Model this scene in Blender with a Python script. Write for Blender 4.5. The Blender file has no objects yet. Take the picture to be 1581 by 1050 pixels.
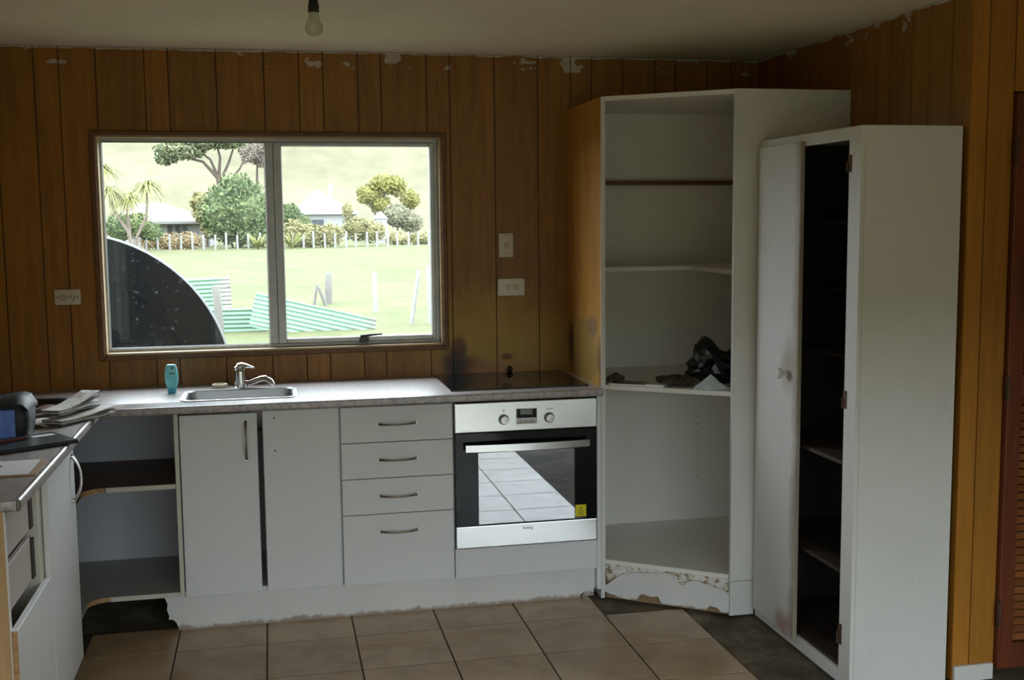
import bpy, bmesh, math, random
from mathutils import Vector, Matrix, noise
R = math.radians
rng = random.Random(7)
scene = bpy.context.scene
COL = scene.collection

# ------------------------------------------------------------------ camera
CAM = Vector((-0.7044, -4.986, 1.597)); YAW, PITCH, ROLL, FPX = 0.21016, 0.10723, -0.00978, 1741.5
fw = Vector((math.sin(YAW)*math.cos(PITCH), math.cos(YAW)*math.cos(PITCH), -math.sin(PITCH)))
rt = Vector((math.cos(YAW), -math.sin(YAW), 0)); up = rt.cross(fw)
r2 = math.cos(ROLL)*rt + math.sin(ROLL)*up; u2 = -math.sin(ROLL)*rt + math.cos(ROLL)*up
cd = bpy.data.cameras.new('camera'); cd.sensor_width = 36.0; cd.lens = FPX/1581*36.0
cd.clip_start = 0.05; cd.clip_end = 2000
cam = bpy.data.objects.new('camera', cd); COL.objects.link(cam)
cam.matrix_world = Matrix(((r2.x, u2.x, -fw.x, CAM.x), (r2.y, u2.y, -fw.y, CAM.y), (r2.z, u2.z, -fw.z, CAM.z), (0, 0, 0, 1)))
scene.camera = cam

# ------------------------------------------------------------------ sky, light, exposure
EXPOSURE = 2.0; SKY = 3.1
world = bpy.data.worlds.new('overcast_sky'); scene.world = world; world.use_nodes = True
wn = world.node_tree.nodes; wl = world.node_tree.links; wn.clear()
wo = wn.new('ShaderNodeOutputWorld'); wb = wn.new('ShaderNodeBackground')
# bright overcast sky, a little dimmer towards the horizon
wg = wn.new('ShaderNodeTexCoord'); wsx = wn.new('ShaderNodeSeparateXYZ'); wl.new(wg.outputs['Generated'], wsx.inputs[0])
wm = wn.new('ShaderNodeMapRange'); wl.new(wsx.outputs['Z'], wm.inputs['Value'])
wm.inputs['From Min'].default_value = 0.0; wm.inputs['From Max'].default_value = 1.0; wm.inputs['To Min'].default_value = SKY*0.75; wm.inputs['To Max'].default_value = SKY
wb.inputs['Color'].default_value = (0.86, 0.95, 1.04, 1); wl.new(wm.outputs[0], wb.inputs['Strength'])
wl.new(wb.outputs[0], wo.inputs[0])
vs = scene.view_settings
vs.view_transform = 'Standard'; vs.look = 'None'; vs.exposure = EXPOSURE; vs.gamma = 1.0; vs.use_curve_mapping = False
scene.display_settings.display_device = 'sRGB'
scene.cycles.diffuse_bounces = 6; scene.cycles.max_bounces = 14; scene.cycles.transparent_max_bounces = 16
scene.cycles.sample_clamp_indirect = 6.0; scene.cycles.caustics_reflective = False; scene.cycles.caustics_refractive = False
XL, XR, XF, YR, H = -1.97, 1.547, 3.6, -6.2, 2.315      # left wall, right wall, far right wall, rear wall, ceiling
YC = -1.65                                                # where the alcove's right wall turns the corner
REAR = (-1.3, 2.7, 0.02, 1.94)                            # glass door behind the camera: x0 x1 z0 z1
LWIN = (-5.9, -4.1, 0.02, 1.92)                           # window in the left wall: y0 y1 z0 z1
KWIN = (-1.40, 0.048, 1.035, 1.958)                       # kitchen window: x0 x1 z0 z1
def portal(name, loc, rot, sx, sy):
    l = bpy.data.lights.new(name, 'AREA'); l.shape = 'RECTANGLE'; l.size = sx; l.size_y = sy; l.cycles.is_portal = True
    o = bpy.data.objects.new(name, l); COL.objects.link(o); o.location = loc; o.rotation_euler = rot
portal('rear_door_portal', ((REAR[0]+REAR[1])/2, YR-0.1, (REAR[2]+REAR[3])/2), (R(90), 0, 0), REAR[1]-REAR[0], REAR[3]-REAR[2])
portal('left_window_portal', (XL-0.1, (LWIN[0]+LWIN[1])/2, (LWIN[2]+LWIN[3])/2), (R(90), 0, R(-90)), LWIN[1]-LWIN[0], LWIN[3]-LWIN[2])
portal('kitchen_window_portal', ((KWIN[0]+KWIN[1])/2, 0.12, (KWIN[2]+KWIN[3])/2), (R(-90), 0, 0), KWIN[1]-KWIN[0], KWIN[3]-KWIN[2])

# ------------------------------------------------------------------ material helpers
class NT:
    def __init__(s, name):
        s.m = bpy.data.materials.new(name); s.m.use_nodes = True
        s.t = s.m.node_tree; s.t.nodes.clear()
        s.out = s.t.nodes.new('ShaderNodeOutputMaterial')
    def n(s, typ, **kw):
        nd = s.t.nodes.new('ShaderNode'+typ)
        ins = kw.pop('ins', {})
        for k, v in kw.items(): setattr(nd, k, v)
        for k, v in ins.items(): s.put(nd.inputs[k], v)
        return nd
    def put(s, sock, v):
        if isinstance(v, bpy.types.NodeSocket): s.t.links.new(v, sock)
        elif isinstance(v, (tuple, list)) and len(v) == 3 and sock.type == 'RGBA': sock.default_value = (*v, 1)
        else: sock.default_value = v
    def pos(s): return s.n('NewGeometry').outputs['Position']
    def obj(s): return s.n('TexCoord').outputs['Object']
    def mapping(s, v, scale=(1, 1, 1), loc=(0, 0, 0)): return s.n('Mapping', ins={'Vector': v, 'Scale': scale, 'Location': loc}).outputs[0]
    def noise(s, v, scale, detail=4, rough=0.55, dist=0): 
        return s.n('TexNoise', ins={'Vector': v, 'Scale': scale, 'Detail': detail, 'Roughness': rough, 'Distortion': dist}).outputs['Fac']
    def ramp(s, f, stops, interp='LINEAR'):
        r = s.n('ValToRGB', ins={'Fac': f}); e = r.color_ramp; e.interpolation = interp
        while len(e.elements) < len(stops): e.elements.new(0.5)
        for el, (p, c) in zip(e.elements, stops):
            el.position = p; el.color = (c, c, c, 1) if not isinstance(c, (tuple, list)) else (*c, 1)
        return r.outputs['Color']
    def mix(s, f, a, b, blend='MIX'):
        m = s.n('Mix', data_type='RGBA', blend_type=blend)
        s.put(m.inputs[0], f); s.put(m.inputs[6], a); s.put(m.inputs[7], b); return m.outputs[2]
    def math(s, op, a, b=0.0, clamp=False):
        m = s.n('Math', operation=op, use_clamp=clamp); s.put(m.inputs[0], a); s.put(m.inputs[1], b); return m.outputs[0]
    def blob(s, p, c, rad, soft=0.6, wob=0.0, wscale=8):
        """1 inside an ellipsoid round c with radii rad, fading out; wob roughens its outline"""
        sub = s.n('VectorMath', operation='SUBTRACT', ins={0: p, 1: c}).outputs[0]
        dv = s.n('VectorMath', operation='DIVIDE', ins={0: sub, 1: rad}).outputs[0]
        ln = s.n('VectorMath', operation='LENGTH', ins={0: dv}).outputs['Value']
        if wob: ln = s.math('ADD', ln, s.math('MULTIPLY', s.math('SUBTRACT', s.noise(p, wscale, 5), 0.5), wob))
        mr = s.n('MapRange', ins={'Value': ln, 'From Min': 1-soft, 'From Max': 1.0, 'To Min': 1.0, 'To Max': 0.0}); mr.interpolation_type = 'SMOOTHSTEP'
        return mr.outputs[0]
    def bsdf(s, color, rough=0.5, metal=0.0, bump=None, bstr=0.2, bdist=0.01, spec=0.5, **extra):
        b = s.n('BsdfPrincipled', ins={'Base Color': color, 'Roughness': rough, 'Metallic': metal, 'Specular IOR Level': spec})
        for k, v in extra.items(): s.put(b.inputs[k.replace('_', ' ')], v)
        if bump is not None:
            bn = s.n('Bump', ins={'Height': bump, 'Strength': bstr, 'Distance': bdist}); s.t.links.new(bn.outputs[0], b.inputs['Normal'])
        s.t.links.new(b.outputs[0], s.out.inputs[0]); return s.m
    def shader(s, sock): s.t.links.new(sock, s.out.inputs[0]); return s.m
def plain(name, c, rough=0.5, metal=0.0, var=0.12, scale=9, spec=0.5):
    t = NT(name); f = t.noise(t.obj(), scale, 5)
    d = tuple(x*(1-var) for x in c); b = tuple(min(1, x*(1+var)) for x in c)
    return t.bsdf(t.ramp(f, [(0.3, d), (0.7, b)]), rough, metal, spec=spec)
def wood(name, dark, light, axis='Z', rough=0.45, stretch=14, stains=False, spec=0.4):
    t = NT(name); p = t.pos(); oi = t.n('ObjectInfo').outputs['Random']
    sc = {'X': (1, stretch, stretch), 'Y': (stretch, 1, stretch), 'Z': (stretch, stretch, 1)}[axis]
    off = t.n('CombineXYZ', ins={0: t.math('MULTIPLY', oi, 31.0), 1: t.math('MULTIPLY', oi, 17.0), 2: t.math('MULTIPLY', oi, 5.0)}).outputs[0]
    v = t.n('VectorMath', operation='ADD', ins={0: t.mapping(p, sc), 1: off}).outputs[0]
    g = t.noise(v, 2.2, 7, 0.6, 0.6); g2 = t.noise(v, 11, 3, 0.5)
    f = t.math('ADD', t.math('MULTIPLY', g, 0.75), t.math('MULTIPLY', g2, 0.25))
    c = t.ramp(f, [(0.3, dark), (0.68, light)])
    hs = t.n('HueSaturation', ins={'Color': c, 'Value': t.n('MapRange', ins={'Value': oi, 'To Min': 0.84, 'To Max': 1.12}).outputs[0]}).outputs[0]
    c = hs
    if stains:
        # smoke and scorch marks behind the hob, paler patch, old paint left near the ceiling line
        pale = t.blob(p, (0.27, 0.0, 1.02), (0.46, 0.3, 0.36), 0.85, 0.5, 6)
        c = t.mix(t.math('MULTIPLY', pale, 0.75), c, (0.54, 0.345, 0.075))
        pink = t.blob(p, (0.20, 0.0, 0.925), (0.36, 0.3, 0.055), 0.8, 0.6, 7); c = t.mix(t.math('MULTIPLY', pink, 0.7), c, (0.42, 0.21, 0.125))
        red = t.blob(p, (0.13, 0.0, 0.955), (0.13, 0.3, 0.055), 0.9, 1.1, 12); c = t.mix(t.math('MULTIPLY', red, 0.75), c, (0.16, 0.045, 0.022))
        brn = t.blob(p, (0.112, 0.0, 1.02), (0.045, 0.3, 0.085), 0.5, 0.9, 15); c = t.mix(t.math('MULTIPLY', brn, 0.85), c, (0.13, 0.036, 0.015))
        blk = t.blob(p, (0.100, 0.0, 0.942), (0.085, 0.3, 0.115), 0.8, 0.8, 13); c = t.mix(blk, c, (0.006, 0.004, 0.003))
        arc = t.blob(p, (0.33, 0.0, 0.972), (0.035, 0.3, 0.018), 0.7, 1.3, 24); c = t.mix(t.math('MULTIPLY', arc, 0.8), c, (0.12, 0.03, 0.012))
        arc2 = t.blob(p, (0.34, 0.0, 0.985), (0.075, 0.3, 0.006), 0.7, 0.8, 24); c = t.mix(t.math('MULTIPLY', arc2, 0.6), c, (0.15, 0.045, 0.018))
        z = t.n('SeparateXYZ', ins={0: p}).outputs[2]
        nearc = t.n('MapRange', ins={'Value': z, 'From Min': 2.235, 'From Max': 2.315}).outputs[0]
        pn = t.noise(t.mapping(p, (1, 1, 1.6)), 7.0, 5, 0.6)
        pm = t.math('MULTIPLY', t.ramp(pn, [(0.600, 0.0), (0.615, 1.0)]), t.math('GREATER_THAN', nearc, 0.12))
        edge = t.math('GREATER_THAN', t.math('ADD', z, t.math('MULTIPLY', t.noise(p, 9, 4), 0.028)), 2.3215)
        c = t.mix(t.math('MAXIMUM', t.math('MULTIPLY', pm, 0.8), edge), c, (0.55, 0.52, 0.46))
    return t.bsdf(c, rough, 0.0, bump=f, bstr=0.08, bdist=0.004, spec=spec)
def painted(name, c, rough=0.42, dirt=(0.30, 0.25, 0.17), amount=0.35, spots=True, spec=0.5):
    t = NT(name); p = t.pos()
    big = t.noise(p, 2.3, 6, 0.6); fine = t.noise(p, 38, 4, 0.65)
    col = t.mix(t.math('MULTIPLY', t.ramp(big, [(0.45, 0.0), (0.8, 1.0)]), amount), c, tuple(x*0.5+y*0.5 for x, y in zip(c, dirt)))
    if spots:
        sp = t.ramp(t.noise(p, 55, 2, 0.5), [(0.72, 0.0), (0.76, 1.0)])
        col = t.mix(t.math('MULTIPLY', sp, amount), col, dirt)
    return t.bsdf(col, rough, bump=fine, bstr=0.06, bdist=0.003, spec=spec)

M = {}
M['board'] = wood('varnished_wall_board', (0.20, 0.078, 0.010), (0.36, 0.160, 0.022), 'Z', 0.42, stains=True)
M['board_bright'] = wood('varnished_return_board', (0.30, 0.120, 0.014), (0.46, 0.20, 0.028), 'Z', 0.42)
M['backing'] = plain('dark_groove_backing', (0.018, 0.010, 0.005), 0.8)
M['trim'] = wood('brown_window_trim', (0.10, 0.040, 0.012), (0.22, 0.098, 0.028), 'X', 0.45)
M['trim_pale'] = wood('bare_window_reveal', (0.34, 0.24, 0.13), (0.56, 0.43, 0.27), 'X', 0.6)
M['ceiling'] = plain('aged_ceiling_paint', (0.83, 0.775, 0.65), 0.85, var=0.04, scale=2.5)
M['panelling'] = wood('varnished_panelling', (0.20, 0.085, 0.014), (0.36, 0.17, 0.03), 'Z', 0.42)
M['patio'] = plain('worn_yard', (0.075, 0.080, 0.055), 0.9)
M['alu'] = plain('dull_aluminium', (0.40, 0.395, 0.38), 0.45, 0.7, 0.1, 20)
M['seal'] = plain('black_rubber', (0.012, 0.012, 0.012), 0.6)
M['white'] = painted('white_melamine', (0.70, 0.71, 0.72), 0.36, amount=0.10, spots=False)
M['white_old'] = painted('old_white_gloss_paint', (0.66, 0.66, 0.64), 0.40, amount=0.40)
M['grey_in'] = painted('grey_carcass_lining', (0.46, 0.46, 0.50), 0.55, amount=0.25)
M['cream'] = painted('cream_melamine', (0.60, 0.58, 0.50), 0.5, amount=0.3)
M['greyshelf'] = painted('grey_green_shelf', (0.34, 0.35, 0.32), 0.5, amount=0.3)
M['brownshelf'] = plain('brown_shelf_board', (0.105, 0.062, 0.042), 0.55, 0, 0.2, 6)
M['pantry'] = painted('white_pantry_lining', (0.76, 0.745, 0.70), 0.5, amount=0.22)
M['chip'] = plain('raw_chipboard', (0.40, 0.235, 0.105), 0.85, 0, 0.35, 90)
M['oak'] = wood('tan_end_panel', (0.40, 0.255, 0.115), (0.54, 0.37, 0.185), 'Z', 0.5)
M['pinkbox'] = painted('pinkish_drawer_box', (0.46, 0.40, 0.37), 0.55, amount=0.4)
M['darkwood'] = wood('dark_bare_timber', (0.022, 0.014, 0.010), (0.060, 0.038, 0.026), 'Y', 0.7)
M['steel'] = None
def brushed(name, axis, c=(0.60, 0.60, 0.59), rough=0.22):
    t = NT(name); p = t.obj(); sc = {'X': (1.5, 160, 160), 'Z': (160, 160, 1.5)}[axis]
    f = t.noise(t.mapping(p, sc), 3, 4)
    return t.bsdf(c, t.n('MapRange', ins={'Value': f, 'To Min': rough*0.75, 'To Max': rough*1.3}).outputs[0], 1.0, bump=f, bstr=0.03, bdist=0.001)
M['steel'] = brushed('brushed_stainless', 'X')
M['sinksteel'] = brushed('sink_stainless', 'X', (0.40, 0.40, 0.40), 0.42)
M['handle'] = brushed('satin_nickel', 'X', (0.46, 0.44, 0.41), 0.25)
M['chrome'] = plain('chrome', (0.72, 0.72, 0.73), 0.06, 1.0, 0.02)
M['iron'] = plain('rusty_iron', (0.10, 0.055, 0.035), 0.7, 0.5, 0.4, 60)
M['black'] = plain('black_plastic', (0.012, 0.012, 0.013), 0.35)
M['blackmatte'] = plain('matt_black', (0.010, 0.010, 0.010), 0.8)
M['ivory'] = painted('ivory_plastic', (0.62, 0.58, 0.47), 0.35, amount=0.3)
M['ivory_dark'] = plain('yellowed_plastic', (0.42, 0.37, 0.25), 0.35)
M['whiteplastic'] = plain('white_plastic', (0.75, 0.75, 0.73), 0.3, var=0.03)

def laminate(name):
    t = NT(name); p = t.pos()
    a = t.noise(p, 60, 6, 0.7); b = t.noise(p, 210, 3, 0.6); s_ = t.math('ADD', t.math('MULTIPLY', a, 0.6), t.math('MULTIPLY', b, 0.4))
    c = t.ramp(s_, [(0.36, (0.13, 0.105, 0.10)), (0.5, (0.33, 0.29, 0.28)), (0.64, (0.52, 0.48, 0.465))])
    return t.bsdf(c, 0.40, bump=b, bstr=0.02, bdist=0.001, spec=1.0, Coat_Weight=0.6, Coat_Roughness=0.33)
M['laminate'] = laminate('granite_look_laminate')
def tile_mat():
    t = NT('beige_ceramic_tile'); p = t.pos(); oi = t.n('ObjectInfo').outputs['Random']
    off = t.n('CombineXYZ', ins={0: t.math('MULTIPLY', oi, 9.0), 1: t.math('MULTIPLY', oi, 23.0), 2: 0.0}).outputs[0]
    v = t.n('VectorMath', operation='ADD', ins={0: p, 1: off}).outputs[0]
    f = t.noise(v, 5, 6, 0.6, 0.5); g = t.noise(v, 70, 3)
    c = t.ramp(f, [(0.3, (0.33, 0.215, 0.125)), (0.55, (0.42, 0.30, 0.185)), (0.75, (0.46, 0.345, 0.225))])
    c = t.mix(t.math('MULTIPLY', t.ramp(g, [(0.6, 0.0), (0.75, 1.0)]), 0.25), c, (0.22, 0.14, 0.08))
    hs = t.n('HueSaturation', ins={'Color': c, 'Value': t.n('MapRange', ins={'Value': oi, 'To Min': 0.92, 'To Max': 1.06}).outputs[0]}).outputs[0]
    return t.bsdf(hs, 0.22, bump=f, bstr=0.05, bdist=0.002)
M['tile'] = tile_mat()
def slab_mat():
    t = NT('stained_concrete'); p = t.pos()
    f = t.noise(p, 4.5, 8, 0.65, 0.6); g = t.noise(p, 22, 5, 0.6); w = t.noise(p, 13, 6, 0.7, 1.0)
    c = t.ramp(f, [(0.32, (0.045, 0.034, 0.021)), (0.5, (0.12, 0.092, 0.056)), (0.66, (0.27, 0.21, 0.135))])
    c = t.mix(t.math('MULTIPLY', g, 0.4), c, (0.05, 0.040, 0.026))
    c = t.mix(t.ramp(w, [(0.63, 0.0), (0.69, 0.7)]), c, (0.30, 0.28, 0.24))
    return t.bsdf(c, 0.75, bump=g, bstr=0.3, bdist=0.004)
M['slab'] = slab_mat()
M['grout'] = plain('dark_grout', (0.035, 0.027, 0.020), 0.9)
def glass_mat(name, refl=0.06, dirt=0.05, tint=(0.97, 0.985, 0.975)):
    t = NT(name); p = t.pos()
    tr = t.n('BsdfTransparent', ins={'Color': tint}).outputs[0]; gl = t.n('BsdfGlossy', ins={'Color': (1, 1, 1), 'Roughness': 0.0}).outputs[0]
    a = t.n('MixShader', ins={0: refl, 1: tr, 2: gl}).outputs[0]
    if dirt:
        tl = t.n('BsdfTranslucent', ins={'Color': (0.8, 0.82, 0.8)}).outputs[0]
        sp = t.ramp(t.noise(p, 34, 5, 0.65), [(0.66, 0.0), (0.75, 1.0)])
        a = t.n('MixShader', ins={0: t.math('ADD', t.math('MULTIPLY', sp, dirt*1.6), dirt), 1: a, 2: tl}).outputs[0]
    return t.shader(a)
M['glass'] = glass_mat('dusty_window_glass', 0.02, 0.0015)
M['clearglass'] = glass_mat('clear_door_glass', 0.05, 0.0)
M['ovenglass'] = glass_mat('mirrored_oven_glass', 0.30, 0.0, (0.35, 0.36, 0.37))
M['ovenblack'] = plain('black_oven_glass', (0.005, 0.005, 0.006), 0.05, spec=0.22)
M['hobglass'] = plain('black_ceramic_glass', (0.006, 0.006, 0.006), 0.05, spec=0.6)
def burnt_panel():
    t = NT('wood_grain_panel_with_scorch'); p = t.pos()
    v = t.mapping(p, (16, 16, 1)); f = t.noise(v, 2.4, 7, 0.6, 0.5)
    c = t.ramp(f, [(0.3, (0.30, 0.125, 0.016)), (0.7, (0.50, 0.25, 0.045))])
    pale = t.blob(p, (0.61, -0.3, 1.02), (0.3, 0.6, 0.22), 0.6, 0.4, 6); c = t.mix(t.math('MULTIPLY', pale, 0.6), c, (0.52, 0.33, 0.08))
    st = t.ramp(t.noise(t.mapping(p, (30, 30, 4)), 1.6, 6, 0.7, 0.5), [(0.35, 1.0), (0.65, 0.25)])
    s0 = t.blob(p, (0.61, -0.27, 1.035), (0.3, 0.30, 0.155), 0.22, 0.45, 9); c = t.mix(t.math('MULTIPLY', s0, t.math('MULTIPLY', st, 0.62)), c, (0.13, 0.088, 0.04))
    s1 = t.blob(p, (0.61, -0.075, 1.035), (0.3, 0.055, 0.15), 0.6, 1.0, 11); c = t.mix(t.math('MULTIPLY', s1, 0.92), c, (0.022, 0.016, 0.014))
    s2 = t.blob(p, (0.61, -0.43, 1.145), (0.3, 0.11, 0.055), 0.6, 0.9, 11); c = t.mix(t.math('MULTIPLY', s2, 0.7), c, (0.15, 0.092, 0.07))
    s3 = t.blob(p, (0.61, -0.535, 1.0), (0.3, 0.055, 0.16), 0.8, 0.9, 13); c = t.mix(t.math('MULTIPLY', s3, 0.75), c, (0.10, 0.05, 0.035))
    return t.bsdf(c, 0.4, bump=f, bstr=0.05, bdist=0.003)
M['burnt'] = burnt_panel()
def cup_door_mat():
    t = NT('grubby_white_door_paint'); p = t.pos()
    big = t.noise(p, 3, 6, 0.6); c = t.mix(t.math('MULTIPLY', t.ramp(big, [(0.45, 0.0), (0.8, 1.0)]), 0.3), (0.66, 0.66, 0.65), (0.5, 0.48, 0.43))
    y = t.n('SeparateXYZ', ins={0: p}).outputs[1]
    e = t.n('MapRange', ins={'Value': t.math('ADD', y, t.math('MULTIPLY', t.math('SUBTRACT', t.noise(p, 6, 6, 0.7), 0.5), 0.09)), 'From Min': -1.258, 'From Max': -1.205, 'To Min': 1.0, 'To Max': 0.0}).outputs[0]
    c = t.mix(t.math('MULTIPLY', e, 0.75), c, (0.22, 0.165, 0.09))
    k = t.blob(p, (1.14, -1.19, 1.06), (0.2, 0.09, 0.16), 0.8, 0.7, 9); c = t.mix(t.math('MULTIPLY', k, 0.6), c, (0.27, 0.215, 0.12))
    r_ = t.blob(p, (1.14, -1.17, 0.07), (0.2, 0.09, 0.07), 0.8, 0.9, 20); c = t.mix(t.math('MULTIPLY', r_, 0.6), c, (0.33, 0.09, 0.05))
    return t.bsdf(c, 0.4, bump=t.noise(p, 40, 3), bstr=0.05, bdist=0.003)
M['cupdoor'] = cup_door_mat()
def kick_mat():
    t = NT('battered_kickboard_paint'); p = t.pos()
    n1 = t.noise(p, 16, 6, 0.7, 0.4); z = t.n('SeparateXYZ', ins={0: p}).outputs[2]
    c = t.mix(t.math('MULTIPLY', t.ramp(t.noise(p, 3, 5), [(0.45, 0.0), (0.75, 1.0)]), 0.4), (0.66, 0.66, 0.65), (0.46, 0.45, 0.42))
    low = t.n('MapRange', ins={'Value': t.math('ADD', z, t.math('MULTIPLY', n1, 0.06)), 'From Min': 0.036, 'From Max': 0.048, 'To Min': 1.0, 'To Max': 0.0}).outputs[0]
    c = t.mix(t.math('MULTIPLY', low, 0.75), c, (0.22, 0.14, 0.085))
    return t.bsdf(c, 0.5, bump=n1, bstr=0.15, bdist=0.004)
M['kick'] = kick_mat()
def crumb_mat():
    t = NT('broken_filler_and_chipboard'); p = t.pos()
    n1 = t.noise(p, 30, 6, 0.7, 0.5); z = t.n('SeparateXYZ', ins={0: p}).outputs[2]; n1 = t.math('SUBTRACT', n1, t.n('MapRange', ins={'Value': z, 'From Min': 0.05, 'From Max': 0.10, 'To Min': 0.25, 'To Max': 0.02}).outputs[0])
    return t.bsdf(t.ramp(n1, [(0.36, (0.26, 0.17, 0.09)), (0.42, (0.44, 0.36, 0.26)), (0.46, (0.70, 0.68, 0.64))]), 0.85, bump=n1, bstr=0.6, bdist=0.01)
M['crumb'] = crumb_mat()

# ------------------------------------------------------------------ geometry helpers
ROOT = {}
def box(bm, x0, x1, y0, y1, z0, z1, bev=0.0, seg=1):
    if x0 > x1: x0, x1 = x1, x0
    if y0 > y1: y0, y1 = y1, y0
    if z0 > z1: z0, z1 = z1, z0
    v = [bm.verts.new(p) for p in ((x0,y0,z0),(x1,y0,z0),(x1,y1,z0),(x0,y1,z0),(x0,y0,z1),(x1,y0,z1),(x1,y1,z1),(x0,y1,z1))]
    f = [bm.faces.new([v[i] for i in q]) for q in ((0,3,2,1),(4,5,6,7),(0,1,5,4),(1,2,6,5),(2,3,7,6),(3,0,4,7))]
    if bev:
        es = list({e for ff in f for e in ff.edges})
        bmesh.ops.bevel(bm, geom=es, offset=bev, segments=seg, profile=0.6, affect='EDGES')
    return v
def Bx(*a, **k):
    bm = bmesh.new(); box(bm, *a, **k); return bm
def prism(bm, pts, z0, z1):
    """closed outline (x, y) extruded from z0 to z1"""
    b = [bm.verts.new((x, y, z0)) for x, y in pts]; t = [bm.verts.new((x, y, z1)) for x, y in pts]; n = len(pts)
    bm.faces.new(b[::-1]); bm.faces.new(t)
    for i in range(n): bm.faces.new((b[i], b[(i+1) % n], t[(i+1) % n], t[i]))
    return b+t
def wallprism(bm, pts, P, Q, d0, d1):
    """outline (s, z) in the upright plane through P and Q (s metres along it), extruded from offset d0 to d1 along its normal"""
    P = Vector(P); Q = Vector(Q); a = (Q-P).normalized(); nrm = Vector((a.y, -a.x))
    def at(s, z, d): q = P+a*s+nrm*d; return bm.verts.new((q.x, q.y, z))
    A = [at(s, z, d0) for s, z in pts]; B = [at(s, z, d1) for s, z in pts]; n = len(pts)
    bm.faces.new(A); bm.faces.new(B[::-1])
    for i in range(n): bm.faces.new((A[i], B[i], B[(i+1) % n], A[(i+1) % n]))
def loft(bm, loops, cap0=True, cap1=True, closed=True):
    L = [[bm.verts.new(p) for p in lp] for lp in loops]; n = len(L[0])
    for a, b in zip(L, L[1:]):
        for i in range(n if closed else n-1): bm.faces.new((a[i], a[(i+1) % n], b[(i+1) % n], b[i]))
    if cap0: bm.faces.new(L[0][::-1])
    if cap1: bm.faces.new(L[-1])
    return L
def lathe(bm, prof, c=(0, 0, 0), n=24, sx=1.0, sy=1.0, mat=None):
    loops = []
    for r, z in prof:
        lp = [Vector((max(r, 1e-4)*sx*math.cos(2*math.pi*i/n), max(r, 1e-4)*sy*math.sin(2*math.pi*i/n), z)) for i in range(n)]
        if mat: lp = [mat @ p for p in lp]
        loops.append([p+Vector(c) for p in lp])
    loft(bm, loops)
def tube(bm, pts, rad, n=10, flat=1.0):
    pts = [Vector(p) for p in pts]; loops = []; rads = rad if isinstance(rad, (list, tuple)) else [rad]*len(pts)
    ref = None
    for i, p in enumerate(pts):
        d = (pts[min(i+1, len(pts)-1)]-pts[max(i-1, 0)]).normalized()
        if ref is None: ref = Vector((0, 0, 1)) if abs(d.z) < 0.9 else Vector((1, 0, 0))
        s = d.cross(ref).normalized(); ref = s.cross(d).normalized()
        loops.append([p+(s*math.cos(2*math.pi*k/n)+ref*flat*math.sin(2*math.pi*k/n))*rads[i] for k in range(n)])
    loft(bm, loops)
def rrect(cx, cy, hx, hy, r, z, n=5):
    out = []
    for sx, sy, a0 in ((1, 1, 0), (-1, 1, 90), (-1, -1, 180), (1, -1, 270)):
        for k in range(n+1):
            a = R(a0+90*k/n); out.append((cx+sx*(hx-r)+r*math.cos(a), cy+sy*(hy-r)+r*math.sin(a), z))
    return out
def xform(bm, mat, verts=None):
    for v in (verts or bm.verts): v.co = mat @ v.co
def finish(name, bm, mat, base, smooth):
    bmesh.ops.recalc_face_normals(bm, faces=bm.faces[:])
    b = Vector(base)
    for v in bm.verts: v.co -= b
    me = bpy.data.meshes.new(name); bm.to_mesh(me); bm.free()
    for m in (mat if isinstance(mat, (list, tuple)) else [mat]): me.materials.append(m)
    if smooth:
        me.polygons.foreach_set('use_smooth', [True]*len(me.polygons)); me.set_sharp_from_angle(angle=R(smooth if smooth is not True else 38))
    o = bpy.data.objects.new(name, me); COL.objects.link(o); return o
def tag(o, label=None, cat=None, group=None, kind=None):
    if label: o['label'] = label
    if cat: o['category'] = cat
    if group: o['group'] = group
    if kind: o['kind'] = kind
    return o
def thing(name, label, cat, base, group=None, kind=None):
    o = bpy.data.objects.new(name, None); COL.objects.link(o); o.location = base; o.empty_display_size = 0.05
    ROOT[o.name] = Vector(base); return tag(o, label, cat, group, kind)
def part(name, bm, mat, parent, smooth=False, label=None, kind=None):
    base = ROOT[parent.name]; o = finish(name, bm, mat, base, smooth); o.parent = parent; ROOT[o.name] = base
    return tag(o, label, kind=kind)
def solo(name, bm, mat, label, cat, base, smooth=False, group=None, kind=None):
    o = finish(name, bm, mat, base, smooth); o.location = base; ROOT[o.name] = Vector(base); return tag(o, label, cat, group, kind)
def struct(name, bm, mat, base=(0, 0, 0), smooth=False):
    return solo(name, bm, mat, None, None, base, smooth, kind='structure')

# ================================================================== THE SETTING
# ---- floor: stained slab, with the beige tiles laid on it as its pieces
bm = Bx(XL-0.12, XF+0.12, YR-0.12, 0.12, -0.20, -0.012)
floor = struct('floor', bm, M['slab'])
TX, TY, TS, TG = 0.5726, -0.745, 0.3335, 0.006
bm = bmesh.new()
box(bm, TX-6*TS-0.2, TX, TY-16*TS, -0.49, -0.012, -0.0012); box(bm, TX, TX+TS, TY-16*TS, TY, -0.012, -0.0012)
part('grout_bed', bm, M['grout'], floor)
full = Bx(TG/2, TS-TG/2, TG/2, TS-TG/2, -0.011, 0.0, bev=0.0006); mfull = None
def tile(x, y, cut=None):
    global mfull
    if cut:
        o = part('tile', Bx(x+cut[0], x+cut[1], y+cut[2], y+cut[3], -0.011, 0.0, bev=0.0006), M['tile'], floor); return o
    if mfull is None:
        o = finish('tile', full, M['tile'], (0, 0, 0), False); mfull = o.data
    else:
        o = bpy.data.objects.new('tile', mfull); COL.objects.link(o)
    o.location = (x, y, 0); o.parent = floor
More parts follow.
